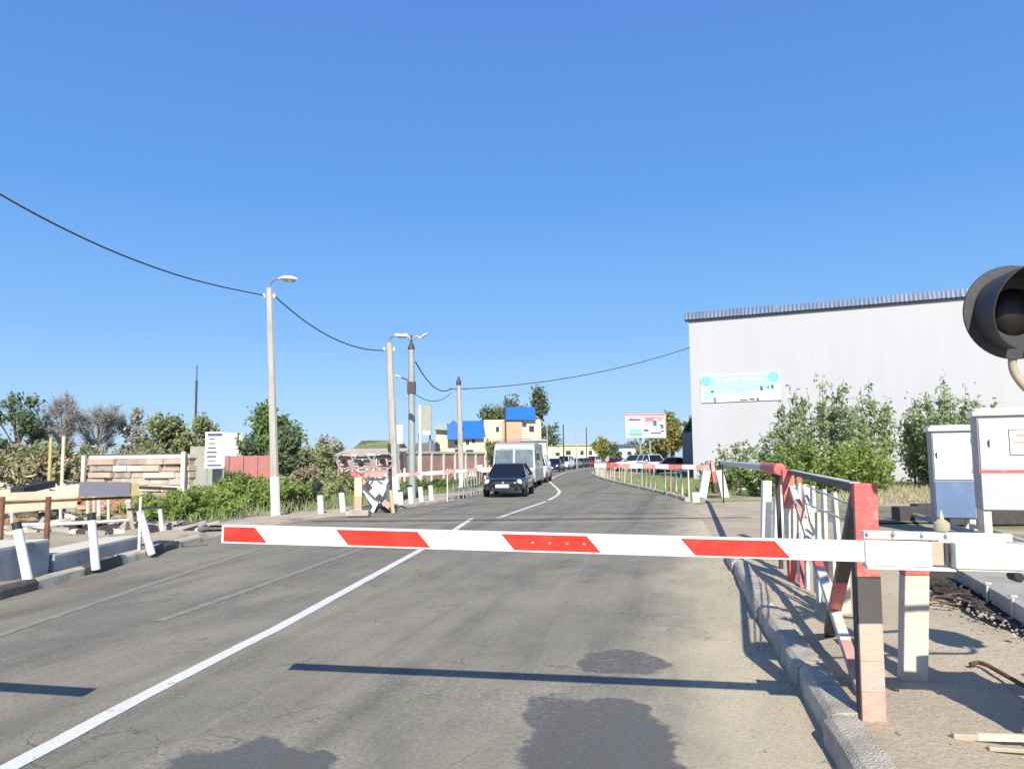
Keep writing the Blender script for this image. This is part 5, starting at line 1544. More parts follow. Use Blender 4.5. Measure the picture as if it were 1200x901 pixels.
# pink wall and low buildings on the left of the road
r_, a, c, u, n, zt = wallbox('pink_wall', 474, 568, 530.5, 46, 58, .3, 'pinkwall', 'faded pink brick wall with a pale coping behind the lamp posts', 'wall', cap='slabcap', panels=7, topd=1.5)
lowh = house('pink_workshop', 396, 470, 534, 52, 7, 'pinkwall', 'slab', 'low pink workshop with a row of dark windows, behind the crossing signs', .5, cat='workshop', wins=((415, 538, 424, 545), (426, 538, 434, 545), (442, 537, 452, 544), (458, 537, 464, 545)))
house('green_roofed_shed', 414, 462, 529, 66, 8, 'creamwall', 'leafolive', 'low shed with a green roof above the pink workshop', 1.0, cat='shed')
wallbox('dark_shed', 487, 510, 519, 70, 70, 4, 'gate', 'dark shed beneath the back of the large grey hoarding', 'shed')
# white low strips at foot of pink wall
b = MB(); b.use('slabcap'); b.beam(D(480, 556, 43), D(526, 553, 44), .2, .22); b.beam(D(450, 557, 42), D(482, 556, 43), .2, .2)
tag(b.build('stacked_beam', origin=D(480, 558, 43), bevel=.01), 'pale concrete beams lying at the foot of the pink wall', 'beam')
# hoarding seen from behind
hq0, hq1 = D(489, 474, 62), D(506, 520, 62)
hr = empty('hoarding', Vector(((hq0.x + hq1.x) / 2, 62, 0)), 'large grey hoarding seen from behind, beside the steel lamp post', 'hoarding')
b = MB(); b.use('greypanel'); b.box(((hq0.x + hq1.x) / 2, 62, (hq0.z + hq1.z) / 2 + .35), (hq1.x - hq0.x, .25, hq0.z - hq1.z - .9)); b.build('panel', hr)
b = MB(); b.use('plate'); q = D(500, 507, 61.7); b.box(q, (.6, .04, .35)); b.build('small_plate', hr)
for px in (491, 504):
    q = D(px, 500, 62.3); b = MB(); b.use('steel'); b.tube([(q.x, q.y, 0), (q.x, q.y, hq0.z)], .08, 8); b.build('leg', hr)
f = G(493, 572, 0); q = D(492, 474, f.y); b = MB(); b.use('white'); b.tube([f, q], .07, 8)
tag(b.build('signpost', origin=f, smooth=True), 'thin white post before the large grey hoarding', 'post')
q0, q1 = D(462, 498, 44), D(472, 520, 44)
b = MB(); b.use('plate'); b.box(((q0.x + q1.x) / 2, 44, (q0.z + q1.z) / 2), (q1.x - q0.x, .05, q0.z - q1.z)); b.use('steel'); b.tube([((q0.x + q1.x) / 2, 44.06, 0), ((q0.x + q1.x) / 2, 44.06, q0.z)], .05, 8)
tag(b.build('blank_sign', origin=((q0.x + q1.x) / 2, 44, 0)), 'blank white sign plate right of the second concrete pole', 'sign')
# market stall awnings
for i, (x0, x1, y0, y1, d_, lb) in enumerate(((546, 566, 545, 551, 56, 'pinkish white stall awning by the road, left one'), (563, 584, 548, 553, 54, 'pinkish white stall awning next to the dark car'), (548, 558, 553, 558, 48, 'small cream stall cover below the awnings'))):
    p, q = D(x0, y0, d_), D(x1, y1, d_)
    st = empty('market_stall', Vector(((p.x + q.x) / 2, d_, 0)), lb, 'stall', 'stalls along the left kerb')
    b = MB(); b.use('awning' if i < 2 else 'slabcap'); zc = p.z; xm = (p.x + q.x) / 2
    b.add([(p.x, d_, q.z), (q.x, d_, q.z), (q.x - .1, d_ + .8, zc), (p.x + .1, d_ + .8, zc), (q.x, d_ + 1.7, q.z), (p.x, d_ + 1.7, q.z)], [(0, 1, 2, 3), (3, 2, 4, 5), (1, 4, 2), (5, 0, 3), (0, 5, 4, 1)])
    b.build('awning', st)
    for sx_ in (p.x + .05, q.x - .05):
        b = MB(); b.use('steel'); b.tube([(sx_, d_ + .1, 0), (sx_, d_ + .1, q.z + .02)], .03, 6); b.build('leg', st)
# billboard on the right
p, q = D(732, 486, 82), D(780, 512.5, 82)
bb_ = empty('billboard', Vector(((p.x + q.x) / 2, 82, 0)), 'billboard with a red frame and teal and pink print, left of the warehouse', 'billboard')
cx, cz_, bw, bh = (p.x + q.x) / 2, (p.z + q.z) / 2, q.x - p.x, p.z - q.z
b = MB(); b.use('plate'); b.box((cx, 82, cz_), (bw, .3, bh)); pn = b.build('panel', bb_)
b = MB(); b.use('pink'); b.box((cx, 81.82, cz_ + bh / 2), (bw + .1, .12, .14)); b.use('steel'); b.box((cx, 81.82, cz_ - bh / 2), (bw + .1, .12, .12))
for s_ in (-1, 1): b.box((cx + s_ * bw / 2, 81.82, cz_), (.12, .1, bh))
b.build('frame', pn)
b = MB()
def q_(x, z, w_, h_, m, off=0):
    b.use(m); b.box((cx + x * bw, 81.83 - off, cz_ + z * bh), (w_ * bw, .02, h_ * bh))
q_(-.25, .20, .44, .30, 'awning'); q_(.02, .36, .9, .10, 'pink', -.002); q_(-.05, -.34, .84, .16, 'paleteal', -.002); q_(-.26, .28, .30, .06, 'cabgrey'); q_(-.24, -.22, .38, .26, 'paleteal'); q_(-.24, -.22, .30, .16, 'teal', .02); q_(-.24, -.36, .3, .04, 'inkgrey', .02)
q_(.10, .28, .24, .22, 'pink'); q_(.10, .30, .16, .07, 'fadered', .02); q_(.03, .08, .12, .05, 'pink')
q_(.02, -.18, .12, .10, 'inkgrey'); q_(.24, .10, .09, .26, 'inkgrey'); q_(.36, .26, .12, .14, 'tanwall'); q_(.40, -.02, .10, .18, 'inkgrey'); q_(.26, -.30, .26, .07, 'inkgrey'); q_(.28, -.06, .2, .12, 'cabpale', .01); q_(.16, -.03, .05, .34, 'awning', .015); q_(.42, -.22, .1, .06, 'inkgrey')
b.build('print', pn)
for s_ in (-.12, .12):
    b = MB(); b.use('steel'); b.tube([(cx + s_ * bw, 82.2, 0), (cx + s_ * bw, 82.2, cz_ + bh * .3)], .12, 8); b.build('leg', bb_)

# ------------------------------------------------------------------ FAR BARRIERS AND CROSSING SIGNS
# far right barrier
f = G(836, 583, 0)
fr_ = empty('crossing_barrier', f, 'far boom barrier beyond the tracks, its striped boom reaching left over the road', 'barrier', 'boom barriers of the level crossing')
e0, e1 = D(832, 547.5, f.y), D(697, 545, f.y + 3.0)
b = MB(); n = 9
striped(b, e0, e1, .07, .17, ['pinkred', 'white', 'fadered', 'white', 'pinkred', 'white', 'pinkred', 'fadered', 'white']); b.build('boom', fr_)
for s_, m_ in ((-1, 'white'), (1, 'white')):
    b = MB(); b.use(m_); x0 = f + Vector((s_ * .42, 0, 0)); b.beam(x0 + Z * .0, f + Vector((s_ * .22, 0, .98)), .26, .26); b.build('stand', fr_)
b = MB(); striped(b, f + Vector((.05, -.14, .15)), f + Vector((-.05, -.14, 1.35)), .20, .12, ['dkmetal', 'fadered', 'pinkred']); b.build('drive_column', fr_)
b = MB(); b.use('dkmetal'); b.box(f + Vector((.55, .1, 1.18)), (.5, .3, .28)); b.build('counterweight', fr_)
# small steel bench frame right of it
f = G(878, 577, 0); g0 = empty('pipe_rack', f, 'small white pipe rack on dark legs beside the far barrier', 'rack')
for px in (868, 881):
    q = G(px, 578, 0); b = MB(); b.use('dkmetal' if px == 868 else 'white'); b.tube([q, q + Z * 1.0], .05, 7); b.build('leg', g0)
b = MB(); b.use('white'); b.tube([G(868, 578, 0) + Z * .98, G(881, 578, 0) + Z * .98], .04, 7); b.build('top_bar', g0)
b = MB(); b.use('dirtywhite'); b.tube([G(866, 578, 0) + Z * .16, G(893, 577, 0) + Z * .16], .05, 7); b.build('bottom_bar', g0)
# far left barrier (oncoming lane)
f = G(462, 600, 0)
fl = empty('crossing_barrier', f, 'far boom barrier on the left, its pale boom reaching towards the dark car', 'barrier', 'boom barriers of the level crossing')
b = MB(); striped(b, D(464, 557, f.y + .2), D(572, 549.5, f.y + 1.8), .05, .085, ['white', 'pinkred', 'white', 'white', 'pinkred', 'white', 'pinkred', 'awning']); b.build('boom', fl)
b = MB(); b.use('greybox'); b.box(f + Vector((-.5, .3, .5)), (.5, .4, 1.0)); b.build('drive_cabinet', fl, bevel=.01)
b = MB(); b.use('kerbblack'); b.box(f + Vector((-.5, .3, .06)), (.9, .8, .22)); b.build('foundation', fl)
# leaning crossing signs with lamp pair
f = G(452, 601, 0)
cs = empty('crossing_signal', f, 'crossing signal with ring shaped lamp boards above leaning red and white crossed boards', 'signal')
d_ = f.y
b = MB(); b.use('tanwall'); q = D(459, 575, d_); b.tube([G(461, 602, 0), D(458, 575, d_)], .055, 8); b.use('dkmetal'); b.tube([D(458, 575, d_), D(456, 520, d_)], .05, 8); b.build('mast', cs)
b = MB(); striped(b, D(413, 553, d_ - .1), D(464, 601, d_ - .1), .03, .15, ['fadered', 'pinkred', 'dkmetal', 'white', 'dkmetal', 'pinkred', 'dkmetal']); b.build('cross_board', cs)
b = MB(); striped(b, D(436, 600, d_ + .05), D(458, 552, d_ + .05), .03, .10, ['white', 'white', 'greybox', 'white', 'cabgrey']); b.build('cross_board', cs)
b = MB(); striped(b, D(418, 556, d_ + .12), D(440, 590, d_ + .12), .03, .22, ['fadered', 'white', 'white']); b.build('striped_board', cs)
for cx_, cy_, rr_ in ((424, 543, .26), (449, 540, .27), (404, 540, .22)):
    c = D(cx_, cy_, d_ - .15)
    b = MB(); b.use('cabgrey'); b.tube([c + Vector((math.cos(a_) * rr_, 0, math.sin(a_) * rr_)) for a_ in np.linspace(0, 2 * math.pi, 25)], .022, 6); b.beam(c - Vector((rr_, 0, 0)), c + Vector((rr_, 0, 0)), .03, .03)
    b.use('visor'); b.lathe(c, Vector((0, -1, 0)), [(-.1, .06), (.05, .09), (.12, .095)], 14)
    sc_ = b.build('lamp_ring', cs, smooth=False)
    b = MB(); b.use('lens'); b.lathe(c - Vector((0, .02, 0)), Vector((0, -1, 0)), [(0.1, .07), (.12, .07)], 14); b.build('lens', sc_)
b = MB(); b.use('greybox'); b.beam(D(402, 534, d_), D(458, 532, d_), .05, .05); b.beam(D(404, 551, d_), D(456, 549, d_), .04, .04); b.build('cross_arm', cs)
b = MB(); b.use('pinkred'); b.box(D(404, 546, d_ + .1), (.32, .05, .32)); b.box(D(450, 543, d_ + .1), (.3, .04, .2)); b.build('back_plate', cs)

# guard fence along the far left kerb near the stalls
gf = empty('guard_fence', G(530, 583, 0), 'pale steel guard fence on thin posts at the far left kerb', 'fence')
pp = [G(529, 586, .05), G(545, 583, .05), G(556, 580.5, .05), G(566, 577.5, .05)]
pls = resample(pp, 9)
for k, q in enumerate(pls):
    b = MB(); b.use('steel' if k else 'dirtywhite'); b.tube([q + Vector((-.15, .1, -.05)), q + Vector((-.15, .1, 1.1))], .024, 6); b.build('post', gf)
for zz in (.35, 1.05):
    b = MB(); b.use('steel'); b.tube([q + Vector((-.15, .1, zz)) for q in pls], .02, 6); b.build('rail', gf)
b = MB(); b.use('dirtywhite'); b.beam(D(527, 552, pp[0].y), D(546, 551, pp[1].y), .06, .14); b.build('board', gf)

# far right guard fence : many thin posts
gr = empty('guard_fence', G(815, 580, 0), 'long guard fence of thin pale posts curving along the far right kerb', 'fence')
line = [Vector((p.x + .45, p.y + .1, 0)) for p in Rs if 27 < p.y < 105]
pls = resample(line, 62)
rr = random.Random(12)
for k, q in enumerate(pls):
    if k % 6 == 5: continue
    b = MB(); b.use(['greybox', 'cream', 'dirtywhite', 'pinkred'][rr.randrange(4) if k % 2 else 0])
    b.tube([q, q + Vector((rr.uniform(-.05, .05), 0, rr.uniform(.9, 1.08)))], .032, 5); b.build('post', gr)
b = MB(); b.use('pinkred'); b.tube([q + Z * 1.02 for q in pls[20:]], .035, 5); b.build('top_rail', gr)
b = MB(); b.use('greybox'); b.tube([q + Z * .97 for q in pls[:21]], .025, 5); b.build('top_rail', gr)
b = MB(); b.use('white'); q = G(815, 587, 0); b.box(q + Z * .12, (.24, .24, .34)); tag(b.build('marker_stone', origin=q, bevel=.02), 'small white stone where the far right kerb begins', 'stone')

# ------------------------------------------------------------------ VEHICLES
def wheel(parent, x, y, r, w_):
    b = MB(); b.use('tyre'); b.lathe(Vector((x - w_ / 2, y, r)), Vector((1, 0, 0)), [(0, r * .62), (0.01, r * .9), (.04, r), (w_ - .04, r), (w_ - .01, r * .9), (w_, r * .62)], 20)
    t_ = b.build('wheel', parent, smooth=True)
    s_ = 1 if x > 0 else -1
    b = MB(); b.use('rim'); b.lathe(Vector((x + s_ * (w_ / 2 - .012), y, r)), Vector((s_, 0, 0)), [(0, r * .60), (.012, r * .58), (.008, r * .2), (.02, .03)], 16); b.build('rim', t_, smooth=True)
def car(paint, label, Lc=4.3, Wc=1.72, Hc=1.45, suv=False, group='cars queueing beyond the crossing', name='parked_car'):
    """built at the origin, nose towards -Y"""
    root = empty(name, (0, 0, 0), label, 'car', group)
    hw = Wc / 2; k = Hc / 1.45
    hood = .92 * k if not suv else 1.05
    st = [  # y, z_low, z_shoulder(belt), z_top, halfwidth low, half top
        (-Lc / 2, .34, .52, .60, hw * .72, hw * .60),
        (-Lc / 2 + .12, .24, .62, .72, hw * .90, hw * .74),
        (-Lc / 2 + .45, .20, .72, .82 * k, hw * .98, hw * .80),
        (-Lc / 2 + .95, .20, .82 * k, hood - .03, hw, hw * .80),
        (-Lc / 2 + 1.30, .20, .88 * k, hood, hw, hw * .80),
        (Lc / 2 - 1.0, .20, .95 * k, 1.02 * k, hw, hw * .80),
        (Lc / 2 - .45, .22, .95 * k, 1.00 * k, hw * .98, hw * .78),
        (Lc / 2 - .08, .28, .85 * k, .92 * k, hw * .90, hw * .72),
        (Lc / 2, .40, .74, .80, hw * .78, hw * .64)]
    b = MB(); b.use(paint)
    vs = []
    for (y, zl, zs, zt, wl_, wt_) in st:
        mz = (zl + zs) / 2
        sec = [(-wl_ * .8, zl), (-wl_, zl + .10), (-wl_ * 1.0, mz), (-wl_ * .97, zs - .04), (-wt_ * 1.06, zs + (zt - zs) * .6), (-wt_ * .7, zt), (0, zt + .015), (wt_ * .7, zt), (wt_ * 1.06, zs + (zt - zs) * .6), (wl_ * .97, zs - .04), (wl_, mz), (wl_, zl + .10), (wl_ * .8, zl)]
        vs += [(x, y, z) for x, z in sec]
    P = 13
    fs = []
    for i in range(len(st) - 1):
        for j in range(P):
            fs.append((i * P + j, i * P + (j + 1) % P, (i + 1) * P + (j + 1) % P, (i + 1) * P + j))
    fs += [tuple(reversed(range(P))), tuple((len(st) - 1) * P + j for j in range(P))]
    b.add(vs, fs)
    body = b.build('body', root, smooth=True, subsurf=1)
    # greenhouse
    y0, y1, y2, y3 = -Lc / 2 + 1.20, -Lc / 2 + 1.85, Lc / 2 - (1.35 if not suv else .5), Lc / 2 - (.62 if not suv else .2)
    zb_, zr = .90 * k, Hc
    b = MB(); b.use('carglass')
    wb_, wr_ = hw * .86, hw * .64
    vs = [(-wb_, y0, zb_), (wb_, y0, zb_), (wr_, y1, zr - .04), (-wr_, y1, zr - .04), (-wb_, y3, zb_ + .05), (wb_, y3, zb_ + .05), (wr_, y2, zr - .04), (-wr_, y2, zr - .04)]
    b.add(vs, [(0, 1, 2, 3), (1, 5, 6, 2), (5, 4, 7, 6), (4, 0, 3, 7)]); b.build('window_glass', root)
    b = MB(); b.use(paint)
    b.add([(-wr_ - .01, y1 - .03, zr - .05), (wr_ + .01, y1 - .03, zr - .05), (wr_ + .01, y2 + .03, zr - .05), (-wr_ - .01, y2 + .03, zr - .05),
           (-wr_ * .8, y1 + .10, zr), (wr_ * .8, y1 + .10, zr), (wr_ * .8, y2 - .1, zr), (-wr_ * .8, y2 - .1, zr)],
          [(0, 1, 5, 4), (1, 2, 6, 5), (2, 3, 7, 6), (3, 0, 4, 7), (4, 5, 6, 7)])
    for s_ in (-1, 1):
        b.beam((s_ * wb_, y0, zb_), (s_ * wr_, y1, zr - .03), .055, .05); b.beam((s_ * wb_, y3, zb_ + .05), (s_ * wr_, y2, zr - .03), .10, .05)
        ym = (y1 + y2) / 2; b.beam((s_ * (wb_ + .005), ym, zb_), (s_ * (wr_ + .005), ym, zr - .04), .05, .04)
    b.build('roof', root, smooth=True)
    yf = -Lc / 2
    for s_ in (-1, 1):
        b = MB(); b.use('head'); b.lathe(Vector((s_ * hw * .73, yf + .10, .66 * k)), Vector((s_ * .25, -1, .15)), [(-.08, .11), (0.0, .105), (.03, .06), (.04, 0)], 14)
        b.build('headlight', root, smooth=True)
        b = MB(); b.use(paint); b.box((s_ * (hw + .07), y0 + .30, .98 * k), (.16, .10, .12)); b.build('mirror', root, bevel=.02)
        b = MB(); b.use('carplastic'); b.lathe(Vector((s_ * hw * .7, yf + .06, .36)), Vector((0, -1, 0)), [(-.03, .09), (.02, .08)], 10); b.build('fog_lamp', root)
    b = MB(); b.use('carplastic'); b.box((0, yf + .02, .60 * k), (hw * .95, .10, .11)); b.box((0, yf + .02, .32), (hw * 1.1, .10, .14)); b.use('rim'); b.lathe(Vector((0, yf - .03, .62 * k)), Vector((0, -1, 0)), [(-.04, .055), (0, .055), (.01, .04)], 14)
    b.build('grille', root, bevel=.01)
    b = MB(); b.use('plate'); b.box((-.02, yf - .045, .445), (.52, .02, .125)); b.build('number_plate', root)
    for s_ in (-1, 1):
        for yy in (-Lc / 2 + .82, Lc / 2 - .82):
            wheel(root, s_ * (hw - .10), yy, .31 if not suv else .35, .21)
    for s_ in (-1, 1):
        b = MB(); b.use('fadered'); b.box((s_ * hw * .72, Lc / 2 - .02, .80 * k), (.26, .10, .14)); b.build('tail_light', root, bevel=.01)
    return root
def place(o, x, y, face):
    """face: direction the nose points, degrees, -90 = straight at the camera"""
    o.location = (x, y, 0); o.rotation_euler = (0, 0, math.radians(face + 90))
dark = car('carblack', 'black hatchback with its headlights towards the camera, first in the oncoming queue', 4.3, 1.72, 1.31, group='cars queueing beyond the crossing')
p = G(598, 583, 0); place(dark, p.x - .02, p.y + 2.1, -97)
pw_ = car('carwhite', 'white off-road car just behind the bus in the oncoming queue', 4.5, 1.85, 1.75, True)
p = G(628, 566, 0); place(pw_, p.x, p.y + 2.2, -98)
pg = car('cargrey', 'grey car in the far queue')
pd = car('carblack', 'dark car in the far queue')
pr_ = car('carred', 'dark red car in the far queue')
used = set()
ordn = ['third', 'fourth', 'fifth', 'sixth', 'seventh', 'eighth', 'ninth', 'tenth', 'eleventh']
far = [(650, 552.5, pd, -103, 'dark'), (662, 550, pw_, -108, 'white'), (672, 548.5, pg, -112, 'grey'), (680, 547.6, pd, -113, 'dark'), (688, 547, pr_, -115, 'dark red'), (695, 546.3, pw_, -116, 'white'), (702, 545.8, pg, -116, 'grey'), (709, 545.4, pr_, -116, 'dark red')]
for i, (px, py, pr0, fc, cn) in enumerate(far):
    if pr0 in used or pr0 is pw_: o = copy_tree(pr0)
    else: o = pr0; used.add(pr0)
    p = G(px, py, 0); place(o, p.x, p.y, fc)
    o['label'] = f'{ordn[i]} vehicle of the oncoming queue, a {cn} car on the distant bend'
# parked vans/cars right behind the far fence
for i, (px, py, pr0, fc, lb) in enumerate(((727, 550.5, pr_, -60, 'dark red car parked behind the far guard fence'), (741, 552, pw_, 180, 'white car parked side-on behind the far guard fence, under the billboard'),
                                       (765, 553, pw_, -75, 'white car parked nose-on behind the far guard fence, right of the side-on one'), (786, 556, pr_, 175, 'dark red car parked side-on by the dark sheet gate'))):
    o = copy_tree(pr0); p = G(px, py, 0); place(o, p.x, p.y, fc); o['label'] = lb; o['group'] = 'cars parked right of the road'
# bus
bs = empty('small_bus', (0, 0, 0), 'small white bus with a two-pane windscreen right behind the black car', 'bus')
Wb, Hb, Lb = 2.15, 2.55, 6.4
b = MB(); b.use('carwhite')
prof = [(-.0, .35), (-.04, 1.05), (.02, 1.15), (.28, 2.20), (.45, Hb - .1), (.8, Hb), (Lb - .2, Hb), (Lb, Hb - .2), (Lb, .35)]
vs = []
for s_ in (-1, 1):
    for (y, z) in prof:
        vs.append((s_ * (Wb / 2 - (0.06 if z > 2.1 else 0)), y, z))
P = len(prof)
b.add(vs, [tuple(reversed(range(P))) if False else tuple(range(P)), tuple(reversed(range(P, 2 * P)))] + [(i, P + i, P + (i + 1) % P, (i + 1) % P) for i in range(P)])
b.mats[:] = [M['busbody']]; b.build('body', bs, bevel=.05)
for s_ in (-1, 1):
    b = MB(); b.use('busglass')
    x0, x1 = (.05 * s_, .98 * s_)
    b.add([(x0, -.005, 1.20), (x1, .0, 1.20), (x1 * .96, .245, 2.15), (x0, .245, 2.15), (x0, -.03, 1.20), (x1, -.025, 1.20), (x1 * .96, .22, 2.15), (x0, .22, 2.15)],
          [(4, 5, 6, 7), (0, 1, 5, 4), (2, 3, 7, 6), (1, 2, 6, 5), (3, 0, 4, 7)]); b.build('windscreen', bs)
    b = MB(); b.use('head'); b.lathe(Vector((s_ * .82, -.03, .78)), Vector((0, -1, 0)), [(-.03, .11), (.02, .10), (.03, .04)], 12); b.build('headlight', bs)
    b = MB(); b.use('carplastic'); b.box((s_ * (Wb / 2 + .14), -.05, 1.75), (.14, .08, .36)); b.tube([(s_ * Wb / 2, .15, 1.9), (s_ * (Wb / 2 + .14), -.05, 1.9)], .015, 6); b.build('mirror', bs)
    b = MB(); b.use('busglass')
    for k in range(4):
        b.box((s_ * (Wb / 2 + .004), 1.2 + k * 1.25, 1.72), (.02, 1.05, .75))
    b.build('side_windows', bs)
    for yy in (1.3, 5.0): wheel(bs, s_ * (Wb / 2 - .16), yy, .40, .24)
b = MB(); b.use('carplastic'); b.box((0, -.06, .48), (Wb - .1, .16, .22)); b.box((0, -.03, .82), (.9, .06, .16)); b.build('bumper', bs, bevel=.02)
b = MB(); b.use('cabpale'); b.box((0, .33, 2.30), (1.5, .16, .2)); b.build('route_box', bs, bevel=.01)
b = MB(); b.use('plate'); b.box((0, -.15, .48), (.5, .02, .12)); b.build('number_plate', bs)
bs.scale = (1.0, 1.0, 0.9); bs.location = (0.05, 38.5, 0); bs.rotation_euler = (0, 0, math.radians(-6))

# ------------------------------------------------------------------ VEGETATION
# shoots against the warehouse
BGp = 'bushes before the warehouse wall'
def bush_px(px, ytop, ybase_d, rx, label, **kw):
    q = D(px, ytop, ybase_d); shoots_bush('leafy_bush', q.x, ybase_d, q.z, rx, label, group=BGp, **kw)
bush_px(958, 433, 33, 2.2, 'tallest silvery green bush with two spires, before the middle of the warehouse wall', nst=44, nl=8200, ls=.105, seed=3)
bush_px(1014, 446, 34, 1.15, 'slender pale spiry bush, right of the tallest bush', nst=20, nl=3300, ls=.11, seed=4)
bush_px(918, 487, 32, 1.3, 'lower green bush on the left flank of the tallest bush', nst=24, nl=3600, ls=.10, leaf='leafsilver', seed=5)
bush_px(860, 506, 36, 1.0, 'small thin bush under the banner', nst=12, nl=900, ls=.12, seed=6)
bush_px(1104, 438, 35, 2.0, 'broad bright bush behind the smaller relay cabinet', nst=42, nl=7600, ls=.105, leaf='leafsilver', seed=7)
bush_px(1076, 458, 36, 1.2, 'narrow bush between the spiry one and the broad bright one', nst=20, nl=2800, ls=.11, seed=8)
bush_px(960, 500, 31, 2.4, 'low bright green bush at the foot of the tallest bush', nst=34, nl=6000, ls=.095, leaf='leafbright', seed=9)
bush_px(1015, 512, 31.5, 1.6, 'low bright green bush at the foot of the spiry bush', nst=28, nl=4200, ls=.095, leaf='leafbright', seed=10)
bush_px(1150, 470, 37, 2.4, 'half hidden bush behind the tall relay cabinet', nst=30, nl=4000, ls=.14, leaf='leafgreen', seed=13)
bush_px(900, 530, 29.5, 1.4, 'low weedy bush behind the handrail pipe', nst=18, nl=2200, ls=.11, leaf='leafgreen', seed=14)
bush_px(848, 535, 33, 1.2, 'low weedy bush behind the far barrier', nst=14, nl=1200, ls=.11, leaf='leafgreen', seed=15)
# left yard greenery
GL = 'bushes in the left yard'
def shr(px, yt, d_, rx, leaf, label, nl=3000, seed=1, nst=30, ls=.075):
    nl = int(nl * (2.4 if leaf == 'leafbright' else 1.7)); ls = .058 if leaf == 'leafbright' else ls
    q = D(px, yt, d_); shoots_bush('leafy_bush', q.x, d_, max(.4, q.z), rx, label, leaf=leaf, nst=nst, nl=nl, ls=ls, seed=seed, group=GL)
shr(225, 573, 21, 1.9, 'leafbright', 'low fresh green bush nearest the near kerb', 5200, 21)
shr(265, 562, 24, 2.0, 'leafbright', 'fresh green bush below the notice board', 5600, 22)
shr(300, 556, 26, 2.0, 'leafbright', 'fresh green bush left of the tall concrete lamp pole', 5600, 23)
shr(200, 588, 20, 1.1, 'leafbright', 'small green clump beside the set back bollard', 2200, 24)
shr(345, 560, 27, 1.9, 'leafolive', 'olive bush right of the tall concrete lamp pole', 3600, 25)
shr(372, 540, 34, 2.2, 'leafbrown', 'dry brown bush left of the pink workshop', 3600, 26)
shr(398, 548, 33, 1.8, 'leafolive', 'green and brown bush just left of the crossing signs', 3200, 27)
shr(352, 548, 34, 1.8, 'leafbrown', 'dry brown bush below the broad green tree', 2600, 28)
shr(265, 547, 34, 1.6, 'leafgreen', 'dark green bush in front of the red fence', 2600, 29)
shr(500, 562, 37, 1.8, 'leafgreen', 'low green bush behind the far bollards', 2200, 30)
shr(535, 560, 42, 1.8, 'leafgreen', 'low green bush at the right end of the pink wall', 1800, 31)
# left tree row
TR = 'trees behind the left yard'
def tpx(name, px, yt, d_, rx, rz, label, **kw):
    q = D(px, yt, d_); kw.setdefault('group', TR)
    return tree(name, q.x, d_, q.z, rx, rz, label, **kw)
tpx('green_tree', 22, 460, 70, 3.4, 2.9, 'green tree with open branches at the left edge', leaf='leafdark', nl=3600, ls=.24, nclump=14, open_=.9)
tpx('bare_tree', 77, 449, 74, 2.6, 3.4, 'tall grey budding tree, tallest in the left row', leaf='leafgrey', bark='barkgrey', nl=1900, ls=.10, nclump=20, twigs=2600)
tpx('bare_tree', 118, 462, 78, 3.2, 3.2, 'grey budding tree, broad, right of the tallest one', leaf='leafgrey', bark='barkgrey', nl=1900, ls=.10, nclump=20, twigs=2600)
tpx('bare_tree', 158, 470, 80, 1.8, 2.8, 'small grey green tree beside the olive tree', leaf='leafgrey', bark='barkgrey', nl=1600, ls=.22, nclump=12, twigs=1400)
tpx('olive_tree', 195, 482, 66, 3.2, 2.2, 'olive green tree, left half of the pair under the mast', leaf='leafolive', nl=4800, ls=.22, nclump=18)
tpx('olive_tree', 232, 484, 68, 2.2, 2.2, 'olive green tree, right half of the pair under the mast', leaf='leafolive', nl=3600, ls=.22, nclump=14)
tpx('green_tree', 316, 472, 44, 2.0, 1.9, 'broad green tree behind the tall concrete lamp pole', leaf='leafgreen', nl=5600, ls=.14, nclump=20, trunk_h=.2, open_=.3)
tpx('green_tree', 296, 505, 43, 1.1, 1.1, 'low left shoulder of the broad green tree', leaf='leafdark', nl=1800, ls=.17, nclump=8)
tpx('green_tree', 338, 502, 42, 1.2, 1.3, 'low right shoulder of the broad green tree', leaf='leafdark', nl=2400, ls=.17, nclump=9)
for i, (px, yt, d_, lf_, lb) in enumerate(((5, 512, 56, 'leafbrown', 'brown scrub at the left edge under the green tree'), (40, 514, 55, 'leafolive', 'olive scrub left of the pale yellow poles'), (85, 516, 54, 'leafolive', 'olive scrub right of the pale yellow poles'),
                                       (130, 518, 58, 'leafgrey', 'grey scrub above the left end of the slab wall'), (175, 518, 58, 'leafolive', 'olive scrub above the slab wall'), (372, 518, 60, 'leafolive', 'far olive scrub left of the pink workshop'), (60, 530, 46, 'leafbrown', 'brown scrub at the feet of the pale yellow poles'))):
    shr(px, yt, d_, 3.0, lf_, lb, 3600, 40 + i, 40, .17)
tpx('budding_tree', 383, 508, 85, 2.0, 1.6, 'small pale tree above the dry bushes', leaf='leafgrey', bark='barkgrey', nl=1200, ls=.25, nclump=10, twigs=800)
# trees beyond the houses
TB = 'trees beyond the crossing'
tpx('green_tree', 596, 461, 140, 6.2, 5.4, 'left half of the big dark tree above the second blue roof', leaf='leafdark', nl=4600, ls=.36, nclump=14, group=TB, open_=.45)
tpx('green_tree', 632, 453, 138, 4.6, 6.2, 'right half of the big dark tree above the second blue roof', leaf='leafdark', nl=4600, ls=.36, nclump=14, group=TB, open_=.4)
tpx('green_tree', 572, 470, 138, 2.8, 3.2, 'left outer branch mass of the big dark tree', leaf='leafdark', nl=1600, ls=.42, nclump=8, group=TB)
tpx('yellow_tree', 706, 512, 135, 2.0, 1.9, 'round yellow-green tree at the end of the yellow building', leaf='leafyellow', nl=2200, ls=.28, nclump=12, group=TB)
tpx('yellow_tree', 786, 477, 88, 1.9, 3.0, 'tall yellow-green tree right of the billboard', leaf='leafyellow', nl=4200, ls=.26, nclump=16, group=TB)
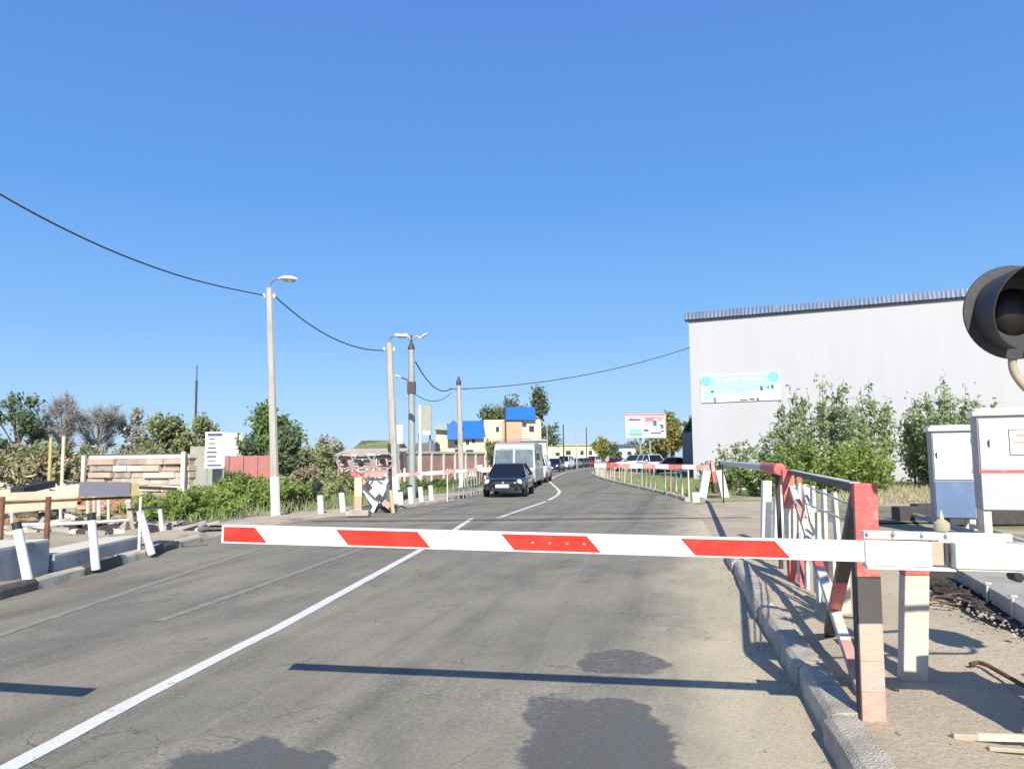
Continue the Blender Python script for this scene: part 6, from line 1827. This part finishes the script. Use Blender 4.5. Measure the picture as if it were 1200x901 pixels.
tpx('olive_tree', 762, 509, 90, 2.6, 2.0, 'olive tree right below the billboard', leaf='leafolive', nl=3200, ls=.26, nclump=14, group=TB)
tpx('dark_tree', 812, 475, 66, .9, 2.2, 'narrow dark tree against the warehouse corner', leaf='leafdark', nl=1800, ls=.2, nclump=9, group=TB)
tpx('dark_tree', 720, 521, 130, 1.2, 1.0, 'small dark tree right of the round yellow one', leaf='leafdark', nl=900, ls=.3, nclump=7, group=TB)
tpx('olive_tree', 580, 515, 84, 1.4, 1.5, 'small olive tree left of the bus roof', leaf='leafolive', nl=1600, ls=.24, nclump=8, group=TB)
for i, (px, yt, d_, rx, lb) in enumerate(((652, 519, 230, 4, 'low far dark tree behind the yellow building, left'), (690, 521, 240, 5, 'low far dark tree behind the yellow building, right'), (738, 518, 230, 5, 'low far dark tree behind the low white building'), (432, 519, 110, 3, 'low far dark tree above the green roofed shed'), (455, 521, 115, 3, 'low far dark tree beside the second concrete pole'), (497, 517, 90, 2, 'low far dark tree under the grey hoarding'))):
    tpx('dark_tree', px, yt, d_, rx, rx * .5, lb, leaf='leafdark', nl=900, ls=.5 if d_ > 150 else .3, nclump=8, group=TB, twigs=200)

# ground cover
def area_pts(poly_px, n, z=0.0, seed=5):
    r = np.random.default_rng(seed)
    P = [G(*q) for q in poly_px]
    xs = [p.x for p in P]; ys_ = [p.y for p in P]
    out = []
    def inside(x, y):
        c = False; j = len(P) - 1
        for i in range(len(P)):
            if (P[i].y > y) != (P[j].y > y) and x < (P[j].x - P[i].x) * (y - P[i].y) / (P[j].y - P[i].y) + P[i].x: c = not c
            j = i
        return c
    while len(out) < n:
        x, y = r.uniform(min(xs), max(xs)), r.uniform(min(ys_), max(ys_))
        if inside(x, y) and math.sin(x * 1.3 + 1) + math.sin(y * 1.1) + r.normal() * .9 > -.8: out.append((x, y, z - .02))
    return out
scatter_blades('weeds', area_pts([(195, 616), (150, 590), (190, 566), (340, 560), (470, 570), (560, 566), (545, 574), (470, 586), (370, 598), (300, 607)], 26000), .10, .34, .018, 'weed', 'green weeds over the bank left of the road')
scatter_blades('yard_weeds', area_pts([(-60, 625), (-40, 575), (180, 570), (195, 605)], 9000, seed=6), .06, .30, .018, 'weed', 'patchy weeds among the scrap of the left yard')
scatter_blades('dry_grass', area_pts([(890, 575), (840, 562), (1000, 556), (1100, 556), (1095, 590), (1000, 590), (930, 580)], 16000, seed=7), .05, .22, .016, 'drygrass', 'dry pale grass between the footway and the bushes')
scatter_blades('grass', area_pts([(845, 582), (822, 562), (900, 553), (1090, 553), (1090, 562), (960, 566)], 12000, seed=8), .08, .30, .018, 'weed', 'green grass at the foot of the warehouse bushes')
scatter_blades('fence_weeds', area_pts([(815, 583), (770, 573), (725, 562), (760, 556), (830, 560), (850, 575)], 8000, seed=9), .08, .35, .02, 'weed', 'weeds behind the far guard fence')
